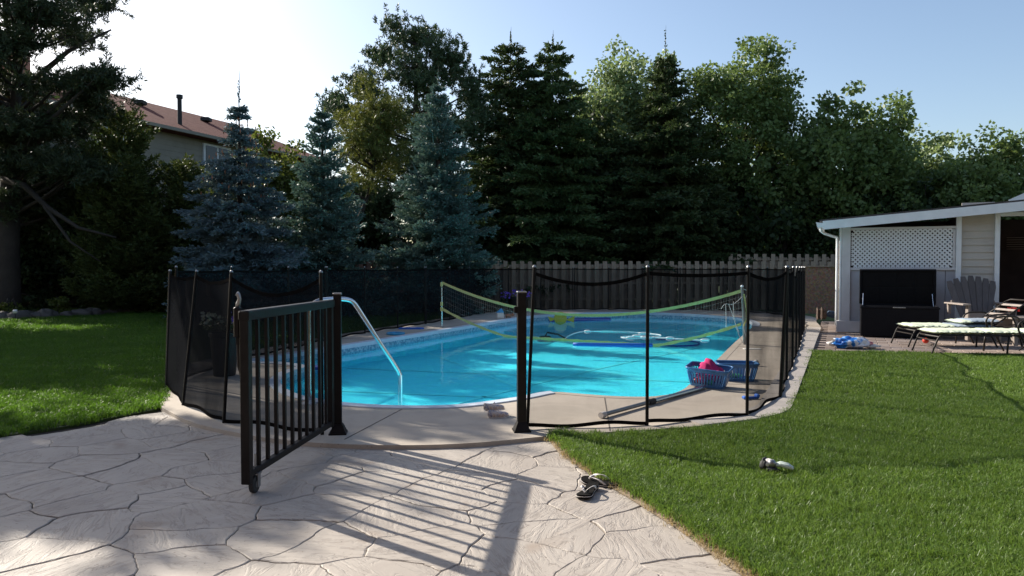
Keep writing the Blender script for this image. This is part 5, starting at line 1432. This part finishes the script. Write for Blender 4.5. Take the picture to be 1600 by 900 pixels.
    if shoots:
        rr_ = random.Random(seed + 5); sm_ = MB()
        for k in range(shoots):
            f = rr_.uniform(.05, .45); z_ = H - f * (H - z0); a_ = rr_.uniform(0, 6.28); rad = Rb * f ** pw * rr_.uniform(.75, 1.0)
            p = Vector((rad * math.cos(a_), rad * math.sin(a_), z_)); d = Vector((math.cos(a_) * .55, math.sin(a_) * .55, 1)).normalized(); L_ = rr_.uniform(.15, .38)
            sm_.tube([p - d * .15, p + d * L_ * .6, p + d * L_], [.022, .014, .003], 5)
        sm_.build('leader_shoots', M['teal_spruce'], t)
    if cones:
        cm = MB(); rr_ = random.Random(seed)
        for k in range(90):
            z_ = H * rr_.uniform(.55, .93); f = (H - z_) / (H - z0); rad = Rb * f ** pw * rr_.uniform(.5, 1.0); a_ = rr_.uniform(0, 6.28)
            p = Vector((rad * math.cos(a_), rad * math.sin(a_), z_ - .12)); cm.tube([p, p + Vector((0, 0, -.04)), p + Vector((0, 0, -.09))], [.008, .016, .006], 5)
        tag(cm.build('cones', M['toy_brown'], t), kind='stuff')
    return t, len(F)
def blobs(r, n_, ell, c, shell=.55, lump=.25):
    d = unit(r.normal(0, 1, (n_, 3))); rad = (shell + (1 - shell) * r.random(n_)) 
    nz = np.array([mnoise.noise(Vector(tuple(q * 1.7)) + Vector((c[0], c[1], 0))) for q in d])
    return d * (rad * (1 + lump * 2 * nz))[:, None] * np.array(ell) + np.array(c)
def leafy(label, x, y, ell, cz, mat, seed, ncl=260, nl=110, lsz=.10, clr=.34, name='leafy_tree', droop=0.0, lean=(0, 0), cat='tree', group=None, shell=.45, bottom=None, trunk_r=.13):
    r = np.random.default_rng(seed); t = thing(name, label, cat, (x, y, 0), group=group)
    K = blobs(r, ncl, ell, (lean[0], lean[1], cz), shell)
    if bottom is not None: K = K[K[:, 2] > bottom]
    limbs = []
    top = cz + ell[2] * .35
    for k in range(0, len(K), max(1, len(K) // 26)):
        e = Vector(K[k]); s_ = Vector((lean[0] * .5, lean[1] * .5, max(.3, cz - ell[2] * .5 + (e.z - cz) * .35))); mid = s_.lerp(e, .5) + Vector((0, 0, .15))
        limbs.append(([s_, mid, e], .045))
    trunk_mesh(t, [(0, 0, -.1), (lean[0] * .3, lean[1] * .3, cz * .5), (lean[0] * .8, lean[1] * .8, top)], [trunk_r, trunk_r * .75, .03], limbs)
    n_ = len(K) * nl
    szc = r.uniform(.6, 1.25, len(K)); ctr = np.repeat(K, nl, 0); sc_ = np.repeat(szc, nl)[:, None]
    off = r.normal(0, 1, (n_, 3)); off = unit(off) * (r.random((n_, 1)) ** .45) * clr * sc_ * np.array([1.15, 1.15, .8])
    C = ctr + off; C[:, 2] -= droop * np.linalg.norm(off[:, :2], axis=1) * 1.2
    dr = unit(r.normal(0, 1, (n_, 3)) + unit(off) * .8 + np.array([0, 0, -.35 - droop])); ac_ = unit(np.cross(dr, r.normal(0, 1, (n_, 3))))
    ln = 1.25 * lsz * r.uniform(.6, 1.25, (n_, 1))
    V, F = quads_from(C, dr * ln, ac_ * ln * .36)
    np_mesh('crown', V, F, M[mat], t)
    return t, len(F)
def pine(label, x, y, ell, cz, mat, seed, ncl=170, name='pine_tree', tuft=.17, trunk=None, limbs=(), upright=.9, clr=.32, per=9, shell=.5, layers=None, nn_=26, trunk_r=.14, nw=.012):
    r = np.random.default_rng(seed); t = thing(name, label, 'tree', (x, y, 0))
    if layers is None: K = blobs(r, ncl, ell, (0, 0, cz), shell)
    else:
        K = []
        for (cx_, cy_, cz_, ex_, ey_, ez_, m) in layers: K.append(blobs(r, m, (ex_, ey_, ez_), (cx_, cy_, cz_), .2, .2))
        K = np.concatenate(K)
    # candles: short upright shoots around each cluster
    nc = len(K) * per; ctr = np.repeat(K, per, 0) + r.normal(0, clr * .6, (nc, 3)) * np.array([1.2, 1.2, .55])
    ax = unit(r.normal(0, .55, (nc, 3)) + np.array([0, 0, upright]) + unit(np.repeat(K - np.array([0, 0, cz]) if layers is None else r.normal(0, 1, K.shape), per, 0)) * .45)
    ln = r.uniform(.14, .34, (nc, 1))
    Cs = np.repeat(ctr, nn_, 0); AX = np.repeat(ax, nn_, 0); LN = np.repeat(ln, nn_, 0); m = len(Cs)
    Cs = Cs + AX * LN * r.random((m, 1)); dr = unit(AX * .8 + unit(r.normal(0, 1, (m, 3))) * .9)
    acr = unit(np.cross(dr, r.normal(0, 1, (m, 3))))
    V, F = quads_from(Cs, dr * (tuft * r.uniform(.7, 1.1, (m, 1))), acr * nw)
    np_mesh('crown', V, F, M[mat], t)
    lm = list(limbs)
    tp = trunk or [(0, 0, -.1), (0, 0, cz), (0, 0, cz + ell[2] * .8)]
    def trunk_at(z):
        for a_, b_ in zip(tp, tp[1:]):
            if a_[2] <= z <= b_[2]:
                f = (z - a_[2]) / (b_[2] - a_[2]); return Vector(a_).lerp(Vector(b_), f)
        return Vector(tp[-1])
    for k in range(0, len(K), 9 if layers is not None else 4):
        e = Vector(K[k]); hd = math.hypot(e.x, e.y); s_ = trunk_at(max(tp[0][2] + .5, e.z - .35 * hd - .2)); mid = s_.lerp(e, .55) + Vector((0, 0, -.08)); lm.append(([s_, mid, e], .035 + .012 * hd))
    trunk_mesh(t, tp, [trunk_r, trunk_r * .8] + [trunk_r * .35] * (len(tp) - 2), lm)
    return t, len(F)
TQ = 0
def cnt(x):
    global TQ; TQ += x[1]; return x[0]
# spruces in front
cnt(conifer('pale blue spruce with a thin coned tip, left of the group', -6.45, 17.2, 5.35, 1.72, 'blue_spruce', 1, z0=.2, per_m=4.3, nb=11, droop=.22, rise=.12, top_thin=.27, pw=.70, leader=.55, name='blue_spruce_tree', cones=True))
cnt(conifer('blue green spruce with bare leader shoots, second from left', -4.85, 18.6, 5.35, 1.45, 'teal_spruce', 2, z0=.2, per_m=5.6, nb=10, droop=.12, rise=.5, leader=.35, shoots=14, name='blue_spruce_tree'))
cnt(conifer('full blue spruce in front of the black pine, right of the group', -2.05, 20.2, 6.45, 1.80, 'teal_spruce', 3, z0=.2, per_m=5.4, nb=10, droop=.14, rise=.45, leader=.4, shoots=14, name='blue_spruce_tree'))
cnt(conifer('tall slim dark spruce left of its greener twin', -.05, 27.3, 9.85, 2.7, 'dark_spruce', 4, z0=1.3, per_m=3.4, nb=9, nn=2, droop=.30, rise=.3, nsz=1.6, dens=1, pw=.62, leader=.4))
cnt(conifer('tall slim green spruce behind the centre of the pool', 1.52, 27.2, 9.7, 2.9, 'green_spruce', 5, z0=1.3, per_m=3.4, nb=9, nn=2, droop=.32, rise=.3, nsz=1.6, dens=1, pw=.62, leader=.4))
cnt(conifer('broad dark spruce standing before the pale leafy trees', 5.8, 27.6, 9.5, 3.3, 'dark_spruce', 6, z0=1.3, per_m=3.3, nb=10, nn=2, droop=.28, rise=.3, nsz=1.7, dens=1, pw=.85, leader=.9))
# pines
lay6 = []; r6 = random.Random(6)
for (px, py, w_, h_) in ((650, 62, 60, 40), (605, 92, 60, 40), (690, 95, 70, 45), (568, 150, 55, 45), (540, 190, 45, 40), (735, 150, 40, 60), (650, 130, 120, 60), (650, 190, 150, 60), (730, 215, 60, 50), (560, 240, 70, 50), (650, 260, 160, 60), (650, 320, 170, 50), (520, 165, 30, 30), (750, 190, 24, 40), (620, 48, 24, 24), (720, 110, 24, 40), (590, 320, 120, 60)):
    s6 = 26.5 / FL; lay6.append(((px - 650) * s6, r6.uniform(-.8, .8), 1.25 + (418 - py) * s6, w_ * s6 * .62, 1.0, h_ * s6 * .62, int(6 + w_ * h_ / 170)))
cnt(pine('tall black pine with upright candles towering over the spruces', -3.5, 26.5, (2.45, 2.0, 3.6), 6.0, 'black_pine', 11, name='black_pine_tree', tuft=.17, per=8, clr=.34, nn_=24, nw=.019, layers=lay6, upright=1.1, trunk=[(0, 0, -.1), (0, 0, 5), (0, 0, 9.4)]))
cnt(pine('rounded yellow green pine with a leaning trunk between the spruces', -4.35, 22.6, (1.15, 1.0, 1.65), 5.35, 'yellow_pine', 12, ncl=150, tuft=.14, per=8, clr=.26, shell=.25, nn_=24, upright=.5,
         trunk=[(-1.3, 0, -.1), (-.9, 0, 1.6), (-.1, 0, 3.6), (.1, 0, 5.0), (0, 0, 6.4)]))
r = random.Random(8)
lay = []
for (px, py, w_, h_) in ((60, 30, 120, 40), (120, 62, 60, 22), (20, 70, 80, 30), (150, 10, 60, 20), (165, 130, 55, 30), (110, 130, 90, 26), (40, 140, 90, 30), (30, 200, 110, 40), (110, 200, 90, 30), (150, 165, 60, 20), (60, 260, 120, 36), (0, 320, 90, 50), (120, 270, 70, 26), (60, 330, 80, 30), (-60, 100, 120, 60), (-80, 200, 120, 60), (30, -12, 100, 20), (-95, 10, 70, 40)):
    yy = 19.2 + r.uniform(-1.4, 1.4); s_ = yy / FL
    lay.append(((px - 800) * s_ - (-13.4), yy - 19.2, 1.25 + (418 - py) * s_, w_ * s_ * .72, w_ * s_ * .6, h_ * s_ * .55, int(10 + w_ * h_ / 130)))
NP = cnt(pine('huge dark pine with spreading limbs at the left edge of the lawn', -13.4, 19.2, (2.4, 2.2, 4), 5.5, 'near_pine', 13, name='pine_tree', tuft=.15, per=8, clr=.30, layers=lay, nn_=26, upright=.35, trunk_r=.33, nw=.014,
         trunk=[(0, 0, -.1), (.07, 0, 2.6), (.34, 0, 6.0), (.6, 0, 8.9), (.4, 0, 8.9)],
         limbs=[([(.1, -.2, 3.55), (.9, -.6, 3.35), (1.7, -.9, 2.75), (2.5, -1.0, 2.25), (3.5, -1.1, 2.0)], .10), ([(1.6, -.9, 2.8), (2.3, -1.0, 1.9), (3.1, -1.1, 1.4)], .05), ([(.3, 0, 5.8), (1.6, .2, 7.0), (2.7, .3, 7.6)], .09), ([(.4, 0, 6.3), (-.8, .2, 7.7), (-1.6, .3, 8.6)], .09)]))
# leafy trees
cnt(leafy('tall pale green drooping leafy tree behind the broad spruce', 4.9, 30.5, (2.6, 2.2, 4.1), 6.4, 'leaf_pale', 21, ncl=430, nl=85, lsz=.14, clr=.5, droop=.35))
cnt(leafy('tall airy leafy tree with ragged top right of the broad spruce', 9.5, 29.5, (2.6, 2.2, 4.4), 6.3, 'leaf_green', 22, ncl=430, nl=95, lsz=.13, clr=.46))
cnt(leafy('spreading dark leafy tree right of the centre', 13.2, 28.5, (2.9, 2.2, 3.4), 4.6, 'leaf_green', 23, ncl=420, nl=85, lsz=.15, clr=.46))
cnt(leafy('medium leafy tree with a pale lit flank left of the shed roof', 16.6, 30.0, (2.3, 2, 3.1), 3.7, 'leaf_pale', 24, ncl=300, nl=80, lsz=.15, clr=.45))
cnt(leafy('rounded dark green tree rising behind the shed', 17.6, 27.0, (2.4, 2, 2.7), 3.35, 'leaf_green', 25, ncl=330, nl=85, lsz=.14, clr=.44))
cnt(leafy('reddish leafed tree at the right edge behind the shed', 19.6, 26.5, (1.6, 1.6, 2.3), 2.8, 'leaf_red', 26, ncl=150, nl=70, lsz=.13, clr=.42))
cnt(leafy('olive leafy tree between the tall spruces and the pale tree', 3.3, 28.2, (1.1, 1.2, 3.2), 4.0, 'leaf_dark', 27, ncl=150, nl=70, lsz=.14, clr=.42))
cnt(leafy('bright yellow green shrub beside the house behind the first spruce', -7.8, 23.6, (1.3, 1.2, 2.3), 3.3, 'leaf_shrub', 28, ncl=150, nl=80, lsz=.11, clr=.35, name='shrub', cat='shrub'))
cnt(leafy('yellow green shrub against the house wall left of the first spruce', -9.6, 22.4, (.9, 1.0, 1.9), 2.2, 'leaf_shrub', 29, ncl=90, nl=80, lsz=.10, clr=.33, name='shrub', cat='shrub'))
cnt(conifer('green cedar with a pointed top before the beige house', -10.6, 19.9, 5.5, 1.55, 'cedar', 31, z0=.2, per_m=5, nb=9, droop=-.12, rise=.9, pw=.5, leader=.1, name='cedar_tree', nsz=1.1))
cnt(conifer('lower dark cedar overlapping the house wall', -9.3, 20.6, 4.3, 1.2, 'cedar', 32, z0=.2, per_m=5, nb=9, droop=-.12, rise=.9, pw=.45, leader=.05, name='cedar_tree', nsz=1.1))
cnt(leafy('dark leafy tree behind the big pine at far left', -16.5, 23.0, (2.6, 1.6, 3.2), 3.8, 'leaf_dark', 33, ncl=200, nl=80, lsz=.12, clr=.4))
cnt(leafy('wide dark shrub at the foot of the big pine, far left', -15.2, 21.3, (2.6, 1.2, 1.7), 1.7, 'leaf_dark', 35, ncl=150, nl=75, lsz=.12, clr=.42, name='shrub', cat='shrub'))
cnt(leafy('dark leafy shrub in front of the house wall at left', -12.2, 22.6, (2.0, 1.0, 1.8), 2.0, 'leaf_dark', 36, ncl=120, nl=75, lsz=.12, clr=.42, name='shrub', cat='shrub'))
cnt(leafy('dark leafy tree filling the gap right of the big pine trunk', -12.0, 21.0, (1.9, 1.2, 2.2), 2.9, 'leaf_dark', 34, ncl=170, nl=80, lsz=.11, clr=.38, bottom=.8))
gr = 'dark trees filling the background behind the wooden fence'
for k, (x, y, w_, h_) in enumerate(((-5.6, 27, 1.8, 2.3), (-1.6, 27.5, 2.0, 2.6), (2.2, 29, 1.9, 2.4), (4.6, 28.8, 1.9, 2.2), (7.8, 28.5, 1.8, 2.4), (10.6, 28.2, 2.0, 2.3), (13.4, 27.8, 2.0, 2.2), (15.4, 27.0, 1.9, 2.3), (20.5, 29.0, 2.2, 2.2), (-15.5, 24, 3.0, 3.6), (-12.0, 25.2, 2.2, 1.8), (-6.6, 29, 1.8, 2.9), (-1.0, 30.5, 2.2, 4.0), (1.0, 31, 2.0, 4.2))):
    cnt(leafy('low dark leafy tree filling the gap under the tall crowns', x, y, (w_, 1.3, h_), h_ * .95, 'leaf_dark', 60 + k, ncl=110, nl=60, lsz=.17, clr=.48, name='understory_tree', group=gr))
for k, (x, y, w_, h_) in enumerate(((-30, 34, 6, 4.5), (-20, 36, 5, 4.0), (0, 40, 6, 3.4), (9, 40, 6, 3.2), (18, 40, 6, 3.4), (28, 38, 6, 3.6), (38, 38, 7, 4.0))):
    cnt(leafy('distant dark tree behind everything else in the yard', x, y, (w_, 2.5, h_), h_ * .9, 'leaf_dark', 80 + k, ncl=130, nl=42, lsz=.34, clr=.9, name='distant_tree', group='distant trees beyond the yards'))
cnt(leafy('broad leafy tree beyond the left edge of the picture shading the lawn', -17.0, 17.6, (3.1, 2.5, 3.2), 6.0, 'leaf_dark', 92, ncl=380, nl=60, lsz=.16, clr=.55))
cnt(leafy('small crowned leafy tree beyond the left edge dappling the near deck', -10.3, 12.8, (1.2, 1.0, .28), 6.55, 'leaf_dark', 93, ncl=17, nl=55, lsz=.14, clr=.36, trunk_r=.08))
# trees standing left of the view whose crowns shade lawn and patio
cnt(leafy('leafy tree just outside the left edge shading the patio', -11.3, 11.35, (1.25, 1.05, .75), 6.35, 'leaf_dark', 91, ncl=72, nl=60, lsz=.14, clr=.42))
print('tree quads', TQ)

# ------------------------------------------------------------------ left bed: mulch, rocks, lamp
bed = smooth_poly([(-20, 17.3), (-12.7, 17.5), (-11.6, 18.0), (-11.0, 19.3), (-10.4, 20.6), (-8.5, 21.4), (-6, 21.2), (-3.0, 21.6), (-2.0, 23.7), (-20, 23.7)], 3)
o = MB().prism([(p[0], p[1]) for p in bed], -.1, .03).build('mulch_bed', M['mulch']); tag(o, kind='structure')
rr_ = random.Random(9); gpts = smooth_poly([(-15, 17.3), (-13.2, 17.35), (-12.0, 17.75), (-11.2, 18.7), (-10.35, 20.5)], 5, closed=False)
words = ['flat', 'pointed', 'rounded', 'long', 'squat', 'tilted']
for k, p in enumerate(gpts[1:]):
    s_ = rr_.uniform(.15, .26)
    o = lumpy('rock', M['rock'], None, (0, 0, 0), s_, k * 3.1, 1.25, .8, .62, .5, 5, n_=8); o.location = (p.x + rr_.uniform(-.05, .05), p.y + rr_.uniform(-.05, .05), .05)
    o.rotation_euler = (0, 0, rr_.uniform(0, 3)); tag(o, 'shaded grey brown rock edging the mulch bed at left', 'rock', 'rocks edging the mulch bed')
t = thing('garden_light', 'small white garden light among the edging rocks at left', 'garden light', (-11.9, 17.3, 0), R(20))
MB().tube([(0, 0, 0), (0, 0, .16)], .012, 6).build('stake', M['rubber'], t); MB().box((0, 0, .2), (.09, .08, .07), Matrix.Rotation(R(30), 3, 'X'), .01).build('head', M['skim_white'], t)
for k, (x, y, s_) in enumerate(((-10.6, 20.0, .45), (-11.8, 18.9, .25), (-12.9, 18.6, .22))):
    cnt(leafy(['low green perennial plant behind the rocks near the spruce', 'small leafy sprig in the mulch left of the perennial', 'tiny lit plant in the mulch near the pine trunk'][k], x, y, (s_, s_, s_ * .8), s_ * .9, 'leaf_shrub', 95 + k, ncl=14, nl=50, lsz=.07, clr=.14, name='garden_plant', cat='plant', trunk_r=.01))
print('total tris', sum(sum(len(p.vertices) - 2 for p in o.data.polygons) for o in bpy.data.objects if o.type == 'MESH' and o.users_collection))
